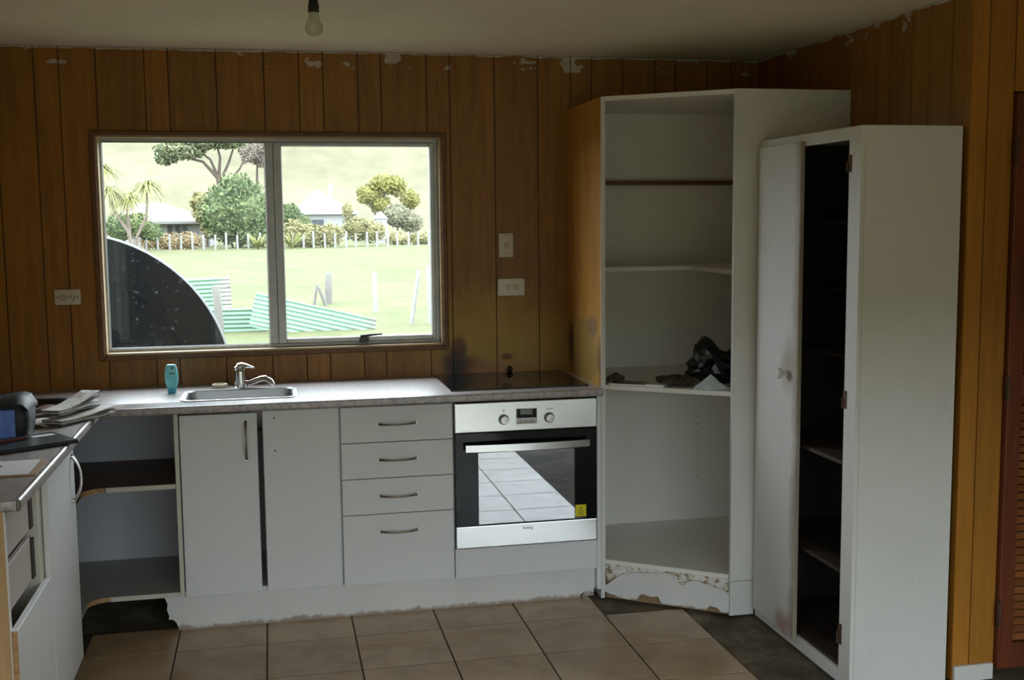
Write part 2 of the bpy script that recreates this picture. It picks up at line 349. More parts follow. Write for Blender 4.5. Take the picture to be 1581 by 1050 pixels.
for c in range(-6, 1):
    x = TX+c*TS
    if c < 0: tile(x, TY, (TG/2, TS-TG/2, TG/2, 0.252))
    for r_ in range(16): tile(x, TY-(r_+1)*TS)

# ---- ceiling
struct('ceiling', Bx(XL-0.12, XF+0.12, YR-0.12, 0.12, H, H+0.12), M['ceiling'])

# ---- back wall with its boards
def boards(wall, edges, seg_fn, place, mat):
    for a, b in zip(edges, edges[1:]):
        bm = bmesh.new()
        for (p, q, z0, z1) in seg_fn(a+0.002, b-0.002): place(bm, p, q, z0, z1)
        part('board', bm, mat, wall)
bm = bmesh.new()
box(bm, XL-0.12, KWIN[0], 0.0, 0.10, 0, H); box(bm, KWIN[1], XF+0.10, 0.0, 0.10, 0, H)
box(bm, KWIN[0], KWIN[1], 0.0, 0.10, 0, KWIN[2]); box(bm, KWIN[0], KWIN[1], 0.0, 0.10, KWIN[3], H)
wall_back = struct('wall_back', bm, M['backing'])
bx = [-1.968, -1.921, -1.771, -1.621, -1.525, -1.382, -1.190, -1.095, -0.902, -0.706, -0.560, -0.459, -0.310, -0.212, -0.013, 0.088, 0.288, 0.486, 0.637, 0.733, 0.882, 1.035, 1.133, 1.283, 1.40, 1.546]
def seg_back(a, b):
    x0, x1, z0, z1 = KWIN
    if b <= x0 or a >= x1: return [(a, b, 0.002, H-0.002)]
    out = []
    if a < x0: out.append((a, x0, 0.002, H-0.002)); a = x0
    if b > x1: out.append((x1, b, 0.002, H-0.002)); b = x1
    return out+[(a, b, 0.002, z0), (a, b, z1, H-0.002)]
boards(wall_back, bx, seg_back, lambda bm, p, q, z0, z1: box(bm, p, q, -0.007, -0.0005, z0, z1), M['board'])
# ---- right wall of the alcove and the wall that turns towards the viewer's right
wall_right = struct('wall_right', Bx(XR, XR+0.10, YC+0.007, 0.0, 0, H), M['backing'])
by = [-0.008, -0.20, -0.350, -0.515, -0.615, -0.744, -0.864, -1.048, -1.151, -1.299, -1.401, -1.545, YC]
boards(wall_right, by[::-1], lambda a, b: [(a, b, 0.002, H-0.002)], lambda bm, p, q, z0, z1: box(bm, XR-0.007, XR-0.0005, p, q, z0, z1), M['board'])
DX0, DX1, DZ1 = 1.702, 2.46, 1.99
bm = bmesh.new()
box(bm, XR+0.0, DX0-0.004, YC+0.007, YC+0.10, 0, H); box(bm, DX1+0.004, XF, YC+0.007, YC+0.10, 0, H); box(bm, DX0-0.004, DX1+0.004, YC+0.007, YC+0.10, DZ1+0.006, H)
wall_ret = struct('wall_right_return', bm, M['backing'])
def seg_ret(a, b):
    x0, x1 = DX0-0.004, DX1+0.004
    if b <= x0 or a >= x1: return [(a, b, 0.0, H-0.002)]
    out = []
    if a < x0: out.append((a, x0, 0.0, H-0.002)); a = x0
    if b > x1: out.append((x1, b, 0.0, H-0.002)); b = x1
    return out+[(a, b, DZ1+0.006, H-0.002)]
boards(wall_ret, [XR-0.007, 1.604, 1.70, 1.85, 2.05, 2.15, 2.35, 2.55, 2.70, 2.8, 3.0, 3.2, 3.35, 3.45, 3.599], seg_ret, lambda bm, p, q, z0, z1: box(bm, p, q, YC-0.0005, YC+0.0065, z0, z1), M['board_bright'])
struct('roof', Bx(XL-0.65, XF+0.65, YR-0.5, 0.45, H+0.13, H+0.30), M['alu'])  # unseen roof slab, its eaves added to shade the tank outside
# ---- the rest of the room, behind and beside the viewer
bm = bmesh.new()
y0, y1, z0, z1 = LWIN
box(bm, XL-0.10, XL, YR, y0, 0, H); box(bm, XL-0.10, XL, y1, 0.0, 0, H); box(bm, XL-0.10, XL, y0, y1, 0, z0); box(bm, XL-0.10, XL, y0, y1, z1, H)
struct('wall_left', bm, M['panelling'])
bm = bmesh.new(); x0, x1, z0, z1 = REAR
box(bm, XL-0.1, x0, YR-0.10, YR, 0, H); box(bm, x1, XF+0.1, YR-0.10, YR, 0, H); box(bm, x0, x1, YR-0.10, YR, z1, H)
struct('wall_rear', bm, M['panelling'])
struct('wall_far_right', Bx(XF, XF+0.10, YR, 0.0, 0, H), M['panelling'])
def glazed(name, w, h, place):
    """aluminium frame with two panes in the plane u, z"""
    fr = bmesh.new(); t = 0.05
    for (a, b, c, d) in ((0, w, 0, t), (0, w, h-t, h), (0, t, t, h-t), (w-t, w, t, h-t), (w/2-t/2, w/2+t/2, t, h-t)): place(fr, a, b, c, d, 0.025)
    o = struct(name, fr, M['alu'])
    for (a, b) in ((t, w/2-t/2), (w/2+t/2, w-t)):
        g = bmesh.new(); place(g, a, b, t, h-t, 0.002); part('pane', g, M['clearglass'], o)
    return o
glazed('door_2', REAR[1]-REAR[0], REAR[3]-REAR[2]+0.02, lambda bm, a, b, c, d, th: box(bm, REAR[0]+a, REAR[0]+b, YR-0.06-th, YR-0.06+th, c, d))
glazed('window_2', LWIN[1]-LWIN[0], LWIN[3]-LWIN[2], lambda bm, a, b, c, d, th: box(bm, XL-0.06-th, XL-0.06+th, LWIN[0]+a, LWIN[0]+b, LWIN[2]+c, LWIN[2]+d))

# ---- kitchen window
x0, x1, z0, z1 = KWIN
w1 = thing('window_1', None, None, (-0.68, 0, 1.03), kind='structure')
bm = bmesh.new(); tw = 0.020                                   # flat brown architrave
box(bm, x0-tw, x0+0.004, -0.022, 0.0, z0-0.018, z1+0.016, 0.003); box(bm, x1-0.004, x1+tw-0.002, -0.022, 0.0, z0-0.018, z1+0.016, 0.003)
box(bm, x0+0.004, x1-0.004, -0.022, 0.0, z1-0.004, z1+0.016, 0.003); box(bm, x0+0.004, x1-0.004, -0.022, 0.0, z0-0.018, z0+0.004, 0.003)
part('architrave', bm, M['trim'], w1)
bm = bmesh.new()                                               # bare timber reveal lining
box(bm, x0, x0+0.012, -0.014, 0.10, z0, z1); box(bm, x1-0.012, x1, -0.014, 0.10, z0, z1); box(bm, x0+0.012, x1-0.012, -0.014, 0.10, z1-0.010, z1); 
part('reveal', bm, M['trim_pale'], w1)
part('window_sill', Bx(x0+0.012, x1-0.012, -0.020, 0.10, z0+0.001, z0+0.012, 0.002), M['trim_pale'], w1)
bm = bmesh.new(); fy0, fy1 = 0.035, 0.075                      # aluminium outer frame and mullion
box(bm, x0+0.012, x0+0.020, fy0, fy1, z0+0.012, z1-0.010); box(bm, x1-0.030, x1-0.012, fy0, fy1, z0+0.012, z1-0.010)
box(bm, x0+0.020, x1-0.030, fy0, fy1, z0+0.012, z0+0.026, 0.002); box(bm, x0+0.020, x1-0.030, fy0, fy1, z1-0.024, z1-0.010)
box(bm, -0.716, -0.676, fy0-0.004, fy1, z0+0.026, z1-0.024, 0.003)
part('aluminium_frame', bm, M['alu'], w1)
bm = bmesh.new(); sx0, sx1, sz0, sz1 = -0.676, 0.018, z0+0.026, z1-0.024
box(bm, sx0, sx0+0.034, fy0-0.012, fy1-0.01, sz0, sz1, 0.003); box(bm, sx1-0.020, sx1, fy0-0.012, fy1-0.01, sz0, sz1, 0.003)
box(bm, sx0+0.034, sx1-0.020, fy0-0.012, fy1-0.01, sz0, sz0+0.022, 0.003); box(bm, sx0+0.034, sx1-0.020, fy0-0.012, fy1-0.01, sz1-0.018, sz1, 0.003)
sash = part('sash', bm, M['alu'], w1)
part('pane', Bx(x0+0.020, -0.716, 0.052, 0.056, z0+0.026, z1-0.024), M['glass'], w1)
part('pane', Bx(sx0+0.034, sx1-0.020, 0.046, 0.050, sz0+0.022, sz1-0.018), M['glass'], w1)
bm = bmesh.new()
for (a, b, c, d) in ((x0+0.0185, x0+0.021, z0+0.026, z1-0.024), (-0.7175, -0.715, z0+0.026, z1-0.024)): box(bm, a, b, 0.044, 0.064, c, d)
for (a, b, c, d) in ((x0+0.021, -0.7175, z0+0.0255, z0+0.028), (x0+0.021, -0.7175, z1-0.027, z1-0.0235)): box(bm, a, b, 0.044, 0.064, c, d)
part('glazing_seal', bm, M['seal'], w1)
bm = bmesh.new(); lx = -0.305
box(bm, lx-0.022, lx+0.018, 0.004, 0.024, sz0-0.004, sz0+0.024, 0.003); tube(bm, [(lx-0.02, 0.006, sz0+0.026), (lx+0.02, 0.0, sz0+0.030), (lx+0.075, -0.006, sz0+0.034)], [0.006, 0.0055, 0.004], 8)
part('latch', bm, M['black'], sash, label='dark window latch lever')

# ---- louvred door on the return wall, short skirting beside it
d1 = thing('door_1', None, None, (DX0, YC, 0.0), kind='structure')
M['redwood'] = wood('red_brown_stained_timber', (0.075, 0.018, 0.008), (0.16, 0.042, 0.016), 'Z', 0.4); M['slatwood'] = wood('stained_slat_timber', (0.15, 0.050, 0.015), (0.26, 0.095, 0.028), 'X', 0.4)
dy0, dy1 = YC-0.022, YC+0.012; dz0, dz1 = 0.035, DZ1
for a, b in ((DX0, DX0+0.055), (DX1-0.055, DX1)): part('stile', Bx(a, b, dy0, dy1, dz0, dz1, 0.002), M['redwood'], d1)
for a, b in ((dz0, dz0+0.09), (0.98, 1.06), (dz1-0.09, dz1)): part('rail', Bx(DX0+0.055, DX1-0.055, dy0, dy1, a, b, 0.002), M['redwood'], d1)
slat_me = None
for a, b in ((dz0+0.09, 0.98), (1.06, dz1-0.09)):
    n = int((b-a)/0.0275)
    for k in range(n):
        z = a+(k+0.5)*(b-a)/n
        if slat_me is None:
            bm = Bx(-(DX1-DX0-0.11)/2, (DX1-DX0-0.11)/2, -0.0025, 0.0025, -0.0115, 0.0115); xform(bm, Matrix.Rotation(R(-38), 4, 'X'))
            o = finish('slat', bm, M['slatwood'], (0, 0, 0), False); slat_me = o.data
        else:
            o = bpy.data.objects.new('slat', slat_me); COL.objects.link(o)
        o.location = ((DX1-DX0)/2, -0.005, z); o.parent = d1
for z in (1.80, 1.015, 0.235):
    bm = Bx(DX0-0.010, DX0+0.004, dy0-0.003, dy0+0.004, z-0.042, z+0.042); tube(bm, [(DX0-0.003, dy0-0.006, z-0.044), (DX0-0.003, dy0-0.006, z+0.044)], 0.005, 8)
    part('hinge', bm, M['iron'], d1, label='dark butt hinge')
struct('baseboard_right', Bx(XR-0.004, DX0-0.012, YC-0.016, YC-0.001, 0.0, 0.056, 0.002), M['white_old'], (1.6, YC, 0))

# ================================================================== BENCH AND CABINETS
FY = -0.545                    # faces of doors and drawers along the back bench
def handle(parent, c, length, axis, out=(0, -1, 0)):
    """bow handle: a flat bar that springs out from the two ends"""
    a = Vector(axis); o = Vector(out); c = Vector(c); bm = bmesh.new(); N = 12; pts = []; rad = []
    for i in range(N+1):
        s = i/N*2-1; pts.append(c+a*(s*length/2)+o*(0.004+0.026*(1-abs(s)**2.4))); rad.append(0.0042+0.0022*abs(s)**3)
    tube(bm, pts, rad, 8)
    for s in (-1, 1):
        e = c+a*(s*length/2); tube(bm, [e+o*0.0, e+o*0.006], [0.0075, 0.0068], 10)
    return part('handle', bm, M['handle'], parent, True, 'satin bow handle')

# ---- worktop: one L-shaped bench top with a hole for the sink
SK = (-1.055, -0.625, -0.47, -0.20)
bm = bmesh.new(); zt, zb_, nr = 0.900, 0.869, 0.0155
xs = [XL+0.002, -1.345, SK[0], SK[1], 0.616]; ys = [-0.575, SK[2], SK[3], -0.008]
for i in range(4):
    for j in range(3):
        if i == 2 and j == 1: continue
        box(bm, xs[i], xs[i+1], ys[j], ys[j+1], zb_, zt)
box(bm, XL+0.002, -1.360, -1.970, -0.575, zb_, zt)
bmesh.ops.remove_doubles(bm, verts=bm.verts[:], dist=1e-5)
box(bm, -1.3605, 0.6165, -0.5905, -0.5745, zb_, zt, 0.007, 3); box(bm, -1.3605, -1.3445, -1.9855, -0.5745, zb_, zt, 0.007, 3); box(bm, XL+0.002, -1.3445, -1.9855, -1.9695, zb_, zt, 0.007, 3)   # rounded front edges
solo('worktop', bm, M['laminate'], 'L-shaped grey granite-look laminate bench top with rounded edge', 'worktop', (-0.6, -0.3, zb_), 40)

# ---- sink and tap
sk = thing('sink', 'small inset stainless steel sink bowl in the bench below the window', 'sink', (-0.84, -0.335, 0.9))
cx, cy, hx, hy = (SK[0]+SK[1])/2, (SK[2]+SK[3])/2, (SK[1]-SK[0])/2, (SK[3]-SK[2])/2
bm = bmesh.new()
loft(bm, [rrect(cx, cy, hx+0.014, hy+0.014, 0.045, 0.9005), rrect(cx, cy, hx+0.012, hy+0.012, 0.044, 0.9035), rrect(cx, cy, hx-0.004, hy-0.004, 0.040, 0.9035), rrect(cx, cy, hx-0.008, hy-0.008, 0.038, 0.8990)], False, False)
part('rim', bm, M['sinksteel'], sk, 40)
bm = bmesh.new()
loft(bm, [rrect(cx, cy, hx-0.008, hy-0.008, 0.038, 0.8990), rrect(cx, cy, hx-0.014, hy-0.014, 0.045, 0.79), rrect(cx, cy, hx-0.030, hy-0.030, 0.05, 0.765), rrect(cx, cy, hx-0.06, hy-0.06, 0.05, 0.760)], False, True)
part('bowl', bm, M['sinksteel'], sk, 50)
bm = bmesh.new(); lathe(bm, [(0.0, 0.7615), (0.036, 0.7615), (0.040, 0.764), (0.044, 0.7612)], (cx, cy, 0), 20); part('drain', bm, M['chrome'], sk, True)
tp = thing('mixer_tap', 'chrome single-lever mixer tap behind the sink', 'tap', (-0.842, -0.155, 0.9))
tx_, ty_ = -0.842, -0.155
bm = bmesh.new(); lathe(bm, [(0.030, 0.9005), (0.030, 0.905), (0.026, 0.909), (0.0, 0.909)], (tx_, ty_, 0), 20); part('base', bm, M['chrome'], tp, True)
bm = bmesh.new(); lathe(bm, [(0.027, 0.908), (0.0255, 0.94), (0.0245, 0.965), (0.024, 0.976), (0.020, 0.982), (0.0, 0.984)], (tx_, ty_, 0), 20); part('body', bm, M['chrome'], tp, True)
bm = bmesh.new()
loops = []
for s, w, hh, zz in ((-0.022, 0.012, 0.006, 0.986), (-0.012, 0.021, 0.014, 0.991), (0.006, 0.022, 0.015, 0.994), (0.026, 0.018, 0.010, 0.993), (0.045, 0.013, 0.006, 0.988), (0.058, 0.008, 0.004, 0.984)):
    loops.append([(tx_+s, ty_+w*math.cos(a*math.pi/6), zz+hh*math.sin(a*math.pi/6)) for a in range(12)])
loft(bm, loops); part('lever', bm, M['chrome'], tp, True)
bm = bmesh.new(); tube(bm, [(tx_+0.014, ty_-0.006, 0.918), (tx_+0.045, ty_-0.022, 0.926), (tx_+0.085, ty_-0.045, 0.943), (tx_+0.105, ty_-0.058, 0.945), (tx_+0.125, ty_-0.070, 0.932), (tx_+0.132, ty_-0.074, 0.916)], [0.011, 0.011, 0.012, 0.0125, 0.012, 0.011], 14); part('spout', bm, M['chrome'], tp, True)

# ---- hob
hb = thing('ceramic_hob', 'black glass ceramic hob set in the bench beside the scorched wall', 'hob', (0.29, -0.26, 0.9))
part('glass', Bx(-0.004, 0.578, -0.500, -0.022, 0.9005, 0.9065, 0.0015), M['hobglass'], hb)
M['hobprint'] = plain('grey_hob_print', (0.028, 0.028, 0.028), 0.2)
for (hx_, hy_, hr) in ((0.13, -0.37, 0.09), (0.13, -0.14, 0.075), (0.42, -0.37, 0.075), (0.42, -0.14, 0.09)):
    bm = bmesh.new()
    a = [bm.verts.new((hx_+hr*math.cos(2*math.pi*i/40), hy_+hr*math.sin(2*math.pi*i/40), 0.9069)) for i in range(40)]
    b = [bm.verts.new((hx_+(hr-0.0025)*math.cos(2*math.pi*i/40), hy_+(hr-0.0025)*math.sin(2*math.pi*i/40), 0.9069)) for i in range(40)]
    for i in range(40): bm.faces.new((a[i], a[(i+1) % 40], b[(i+1) % 40], b[i]))
    part('cooking_zone', bm, M['hobprint'], hb)
bm = bmesh.new(); bmesh.ops.create_uvsphere(bm, u_segments=16, v_segments=10, radius=0.0135); xform(bm, Matrix.Translation((0.342, -0.030, 0.9205)))
solo('ball', bm, M['black'], 'small shiny black ball on the back edge of the hob', 'ball', (0.342, -0.030, 0.907), True)

# ---- sink cabinet
sc_ = thing('sink_cabinet', 'white two-door cupboard under the sink with one handle missing', 'cabinet', (-0.77, -0.27, 0.14))
bm = bmesh.new()
box(bm, -1.087, -1.071, -0.527, -0.012, 0.14, 0.866); box(bm, -0.472, -0.457, -0.527, -0.012, 0.14, 0.866); box(bm, -1.071, -0.472, -0.527, -0.012, 0.14, 0.156); box(bm, -1.071, -0.472, -0.020, -0.012, 0.156, 0.866)
part('carcass', bm, M['white'], sc_)
part('edge_strip', Bx(-1.087, -1.071, -0.541, -0.5275, 0.14, 0.866), M['cream'], sc_)
dd = part('door', Bx(-1.066, -0.775, FY, -0.5285, 0.140, 0.857, 0.0015), M['white'], sc_); handle(dd, (-0.818, FY, 0.751), 0.150, (0, 0, 1))
dd = part('door', Bx(-0.754, -0.463, FY, -0.5285, 0.142, 0.862, 0.0015), M['white'], sc_)
for z in (0.832, 0.703):
    bm = bmesh.new(); tube(bm, [(-0.709, FY-0.0006, z), (-0.709, FY+0.001, z)], 0.0034, 10); part('screw_hole', bm, M['blackmatte'], dd)
# ---- drawer unit
du = thing('drawer_unit', 'white four-drawer unit between the sink cupboard and the oven', 'cabinet', (-0.23, -0.27, 0.14))
bm = bmesh.new()
box(bm, -0.455, -0.440, -0.527, -0.012, 0.14, 0.866); box(bm, -0.020, -0.005, -0.527, -0.012, 0.14, 0.866); box(bm, -0.440, -0.020, -0.527, -0.012, 0.14, 0.156); box(bm, -0.440, -0.020, -0.020, -0.012, 0.156, 0.866)
part('carcass', bm, M['white'], du)
for (a, b, hz) in ((0.7165, 0.860, 0.789), (0.5705, 0.7135, 0.645), (0.4240, 0.5675, 0.497), (0.1370, 0.4210, 0.351)):
    dr = part('drawer_front', Bx(-0.453, -0.006, FY, -0.5285, a, b, 0.0015), M['white'], du); handle(dr, (-0.230, FY, hz), 0.148, (1, 0, 0))
# ---- oven housing and the filler panel under the oven
oh = thing('oven_housing', 'white cabinet housing and blank panel around the built-in oven', 'cabinet', (0.30, -0.27, 0.13))
bm = bmesh.new()
box(bm, -0.004, 0.010, -0.500, -0.012, 0.13, 0.866); box(bm, 0.600, 0.6168, -0.5445, -0.012, 0.04, 0.866); box(bm, 0.010, 0.588, -0.500, -0.012, 0.13, 0.146)
part('carcass', bm, M['white'], oh)
part('filler_panel', Bx(-0.002, 0.599, FY, -0.5285, 0.131, 0.254, 0.0015), M['white'], oh)
# ---- oven
ov = thing('oven', 'stainless steel built-in oven with mirrored glass door under the hob', 'oven', (0.298, -0.29, 0.258))
OX0, OX1, OF = 0.002, 0.596, -0.556
bm = bmesh.new()
box(bm, 0.03, 0.568, -0.528, -0.522, 0.27, 0.85)     # thin mounting flange, cut away at the window by the cavity below
bm.free(); bm = bmesh.new()
box(bm, 0.06, 0.07, -0.525, -0.06, 0.33, 0.70); box(bm, 0.528, 0.538, -0.525, -0.06, 0.33, 0.70); box(bm, 0.07, 0.528, -0.525, -0.06, 0.33, 0.34); box(bm, 0.07, 0.528, -0.525, -0.06, 0.69, 0.70); box(bm, 0.07, 0.528, -0.07, -0.06, 0.34, 0.69)
part('cavity', bm, M['grey_in'], ov, label='enamelled oven cavity')
part('control_panel', Bx(OX0, OX1, OF, -0.520, 0.737, 0.858, 0.003, 2), M['steel'], ov)
dr = part('door_frame', Bx(OX0, OX1, OF, -0.530, 0.258, 0.349, 0.003, 2), M['steel'], ov)
gx0, gx1, gz0, gz1 = 0.096, 0.500, 0.356, 0.652
bm = bmesh.new()
for (a, b, c, d) in ((OX0, gx0, 0.350, 0.733), (gx1, OX1, 0.350, 0.733), (gx0, gx1, 0.350, gz0), (gx0, gx1, gz1, 0.733)): box(bm, a, b, OF, -0.534, c, d)
part('door_glass_border', bm, M['ovenblack'], ov)
part('door_window', Bx(gx0, gx1, OF+0.0002, OF+0.004, gz0, gz1), M['ovenglass'], ov)
for z in (0.450, 0.552):
    bm = bmesh.new()
    for k in range(15): tube(bm, [(0.085+k*0.031, -0.51, z), (0.085+k*0.031, -0.09, z)], 0.002, 5)
    for y in (-0.51, -0.30, -0.09): tube(bm, [(0.072, y, z), (0.526, y, z)], 0.003, 6)
    part('rack', bm, M['chrome'], ov, True)
bm = bmesh.new()
N = 14; loops = []
for i in range(N+1):
    s = i/N; x = 0.040+s*0.516; y = OF-0.030-0.016*(1-(2*s-1)**2)
    loops.append([(x, y-0.004, 0.664), (x, y-0.004, 0.692), (x, y+0.006, 0.694), (x, y+0.006, 0.662)])
loft(bm, loops); box(bm, 0.050, 0.072, OF-0.028, OF+0.002, 0.668, 0.688); box(bm, 0.524, 0.546, OF-0.028, OF+0.002, 0.668, 0.688)
part('door_handle', bm, M['steel'], ov, 30)
toY = Matrix.Rotation(R(90), 4, 'X')
for x in (0.203, 0.393):
    bm = bmesh.new(); lathe(bm, [(0.0212, 0.0), (0.0212, 0.006), (0.0, 0.006)], (x, OF, 0.786), 28, mat=toY); kn = part('knob', bm, M['black'], ov, True)
    bm = bmesh.new(); lathe(bm, [(0.0178, 0.005), (0.0172, 0.020), (0.0155, 0.023), (0.0, 0.0235)], (x, OF, 0.786), 28, mat=toY); part('knob_cap', bm, M['handle'], kn, True)
dp = part('display', Bx(0.256, 0.341, OF-0.0018, OF+0.001, 0.788, 0.827), M['ovenblack'], ov)
M['lcd'] = plain('grey_green_lcd', (0.20, 0.22, 0.19), 0.25, var=0.04)
part('lcd', Bx(0.272, 0.323, OF-0.0024, OF-0.0016, 0.803, 0.824), M['lcd'], dp)
M['paperlabel'] = plain('pale_label', (0.66, 0.65, 0.63), 0.5, var=0.05)
bl = part('button_strip', Bx(0.256, 0.341, OF-0.0016, OF+0.001, 0.763, 0.786), M['paperlabel'], ov)
M['inkpale'] = plain('pale_grey_ink', (0.34, 0.34, 0.35), 0.4); M['inkgrey'] = plain('grey_ink', (0.16, 0.16, 0.16), 0.5)
bm = bmesh.new()
for k in range(9):
    hgt = (0.006, 0.009, 0.004, 0.008, 0.010, 0.005, 0.009, 0.007, 0.005)[k]; box(bm, 0.262+k*0.0085, 0.2665+k*0.0085, OF-0.0020, OF-0.0015, 0.768, 0.768+hgt)
part('printed_marks', bm, M['inkgrey'], bl, label='row of small grey printed symbols')
bm = bmesh.new()
for k in range(3): box(bm, 0.380+k*0.0095, 0.390+k*0.0095, OF-0.0006, OF+0.0005, 0.820+0.001*(k % 2), 0.823)
part('panel_print', bm, M['inkpale'], ov, label='small grey mark above the right knob')
bm = bmesh.new()
box(bm, 0.199, 0.207, OF-0.0006, OF+0.0005, 0.820, 0.8216); box(bm, 0.199, 0.2005, OF-0.0006, OF+0.0005, 0.8214, 0.826); box(bm, 0.2055, 0.207, OF-0.0006, OF+0.0005, 0.8214, 0.826)
part('panel_print', bm, M['inkpale'], ov, label='small grey mark above the left knob')
M['yellow'] = plain('yellow_sticker', (0.70, 0.62, 0.01), 0.45, var=0.05)
st = part('sticker', Bx(0.503, 0.549, OF-0.0009, OF+0.0004, 0.362, 0.412), M['yellow'], ov, label='square yellow warning sticker')
M['inkbrown'] = plain('dark_sticker_print', (0.16, 0.12, 0.01), 0.5)
bm = bmesh.new(); yy = OF-0.0012
tr = [(0.526, 0.406), (0.513, 0.384), (0.539, 0.384)]; ti = [(0.526, 0.4015), (0.5165, 0.386), (0.5355, 0.386)]
A = [bm.verts.new((x, yy, z)) for x, z in tr]; B = [bm.verts.new((x, yy, z)) for x, z in ti]
for i in range(3): bm.faces.new((A[i], A[(i+1) % 3], B[(i+1) % 3], B[i]))
box(bm, 0.5245, 0.5275, yy, yy+0.0004, 0.388, 0.397)
for k, (a, b) in enumerate(((0.511, 0.541), (0.515, 0.537), (0.512, 0.540))): box(bm, a, b, yy, yy+0.0004, 0.3785-k*0.005, 0.3805-k*0.005)
part('sticker_print', bm, M['inkbrown'], st)
def text(name, s, size, loc, rot, mat, parent):
    cu = bpy.data.curves.new(name, 'FONT'); cu.body = s; cu.size = size; cu.align_x = 'CENTER'; cu.extrude = 0.0002
    o = bpy.data.objects.new(name+'_tmp', cu); COL.objects.link(o)
    me = bpy.data.meshes.new_from_object(o.evaluated_get(bpy.context.evaluated_depsgraph_get())); bpy.data.objects.remove(o)
    me.materials.clear(); me.materials.append(mat)
    t_ = bpy.data.objects.new(name, me); COL.objects.link(t_); t_.parent = parent; t_.location = Vector(loc)-ROOT[parent.name]; t_.rotation_euler = rot; ROOT[t_.name] = ROOT[parent.name]
    return t_
text('brand_lettering', 'Belling', 0.016, (0.300, OF-0.0004, 0.324), (R(90), 0, 0), M['inkpale'], dr)

# ---- kickboard under the back bench, its left end snapped off and a bite out of its right end
pts = [(-1.150, 0.136), (-1.140, 0.110), (-1.143, 0.085), (-1.135, 0.060), (-1.138, 0.048), (-1.120, 0.044), (-1.108, 0.030), (-1.100, 0.0), (0.532, 0.0), (0.538, 0.014), (0.552, 0.026), (0.572, 0.034), (0.598, 0.036), (0.598, 0.128), (-0.02, 0.129), (-0.05, 0.136)]
bm = bmesh.new(); wallprism(bm, [(s+1.15, z) for s, z in pts], (-1.15, -0.517), (0.6, -0.517), 0.0, -0.016)
solo('kickboard', bm, M['kick'], 'white kickboard under the bench with a broken left end', 'kickboard', (-0.3, -0.51, 0.0))
bm = bmesh.new(); wallprism(bm, [(0, 0), (0.052, 0), (0.052, 0.030), (0.030, 0.030), (0.012, 0.020)], (0.545, -0.503), (0.6, -0.503), 0.0, -0.012)
solo('kickboard_offcut', bm, M['kick'], 'small broken white offcut at the right end of the kickboard', 'offcut', (0.57, -0.5, 0.0))

# ---- open corner shelf unit left of the sink cupboard
cu_ = thing('corner_shelf_unit', 'open corner base unit with two curved shelves and no door', 'shelf unit', (-1.5, -0.4, 0.14))
bm = bmesh.new(); box(bm, XL+0.004, -1.0885, -0.026, -0.012, 0.14, 0.866); box(bm, XL+0.004, XL+0.018, -1.025, -0.026, 0.14, 0.866); box(bm, XL+0.018, -1.40, -1.025, -1.011, 0.14, 0.866); part('back_panel', bm, M['grey_in'], cu_)
def corner_shelf(y_front, x_in, rad):
    pts = [(-1.0885, y_front), (x_in+rad, y_front)]
    for k in range(1, 9):
        a = R(90+90*k/9); pts.append((x_in+rad+rad*math.cos(a), y_front-rad+rad*math.sin(a)))
    pts += [(x_in, y_front-rad), (x_in, -1.009), (XL+0.02, -1.009), (XL+0.02, -0.028), (-1.0885, -0.028)]
    return pts
for zt_, mm in ((0.590, 'brownshelf'), (0.160, 'greyshelf')):
    bm = bmesh.new(); prism(bm, corner_shelf(-0.535, -1.425, 0.075), zt_-0.018, zt_); s_ = part('shelf', bm, M[mm], cu_)
    part('edge_strip', Bx(-1.345, -1.0895, -0.5375, -0.5352, zt_-0.018, zt_), M['cream'], s_, label='pale front edging')
    bm = bmesh.new(); path = [p for p in corner_shelf(-0.5352, -1.4252, 0.0752)][1:11]
    L1 = [(x-0.001, y-0.001) for x, y in path]
    for (p, q) in zip(path, path[1:]):
        bm.faces.new([bm.verts.new((p[0]+0.0005, p[1]-0.0005, zt_-0.018)), bm.verts.new((q[0]+0.0005, q[1]-0.0005, zt_-0.018)), bm.verts.new((q[0]+0.0005, q[1]-0.0005, zt_)), bm.verts.new((p[0]+0.0005, p[1]-0.0005, zt_))])
    part('raw_edge', bm, M['chip'], s_, label='raw chipboard curve')

# ---- left base cabinet: its fronts face right, top two drawer fronts gone
lc = thing('left_base_cabinet', 'white cabinet under the left bench with missing drawer fronts', 'cabinet', (-1.66, -1.5, 0.0))
LX = -1.372
part('end_panel', Bx(XL+0.004, LX-0.018, -1.968, -1.952, 0.0, 0.866), M['oak'], lc, label='tan wood-grain end panel')
part('edge_strip', Bx(LX-0.0178, LX-0.0155, -1.968, -1.952, 0.0, 0.866), M['white'], lc)
bm = bmesh.new(); box(bm, XL+0.004, LX-0.018, -1.560, -1.500, 0.12, 0.866); box(bm, XL+0.004, LX-0.018, -1.045, -1.029, 0.12, 0.866); box(bm, XL+0.004, LX-0.03, -1.952, -1.045, 0.12, 0.136); box(bm, XL+0.004, XL+0.012, -1.952, -1.045, 0.136, 0.866)
part('carcass', bm, M['cream'], lc)
part('door', Bx(LX-0.0175, LX, -1.497, -1.030, 0.118, 0.856, 0.0015), M['white'], lc); dd = bpy.data.objects[lc.children[-1].name]; handle(dd, (LX, -1.080, 0.752), 0.150, (0, 0, 1), (1, 0, 0))
df = part('drawer_front', Bx(LX-0.0175, LX, -1.966, -1.502, 0.118, 0.552, 0.001), M['white'], lc)
part('raw_edge', Bx(LX-0.0172, LX-0.0003, -1.9675, -1.9662, 0.119, 0.551), M['chip'], df, label='tan chipboard edge')
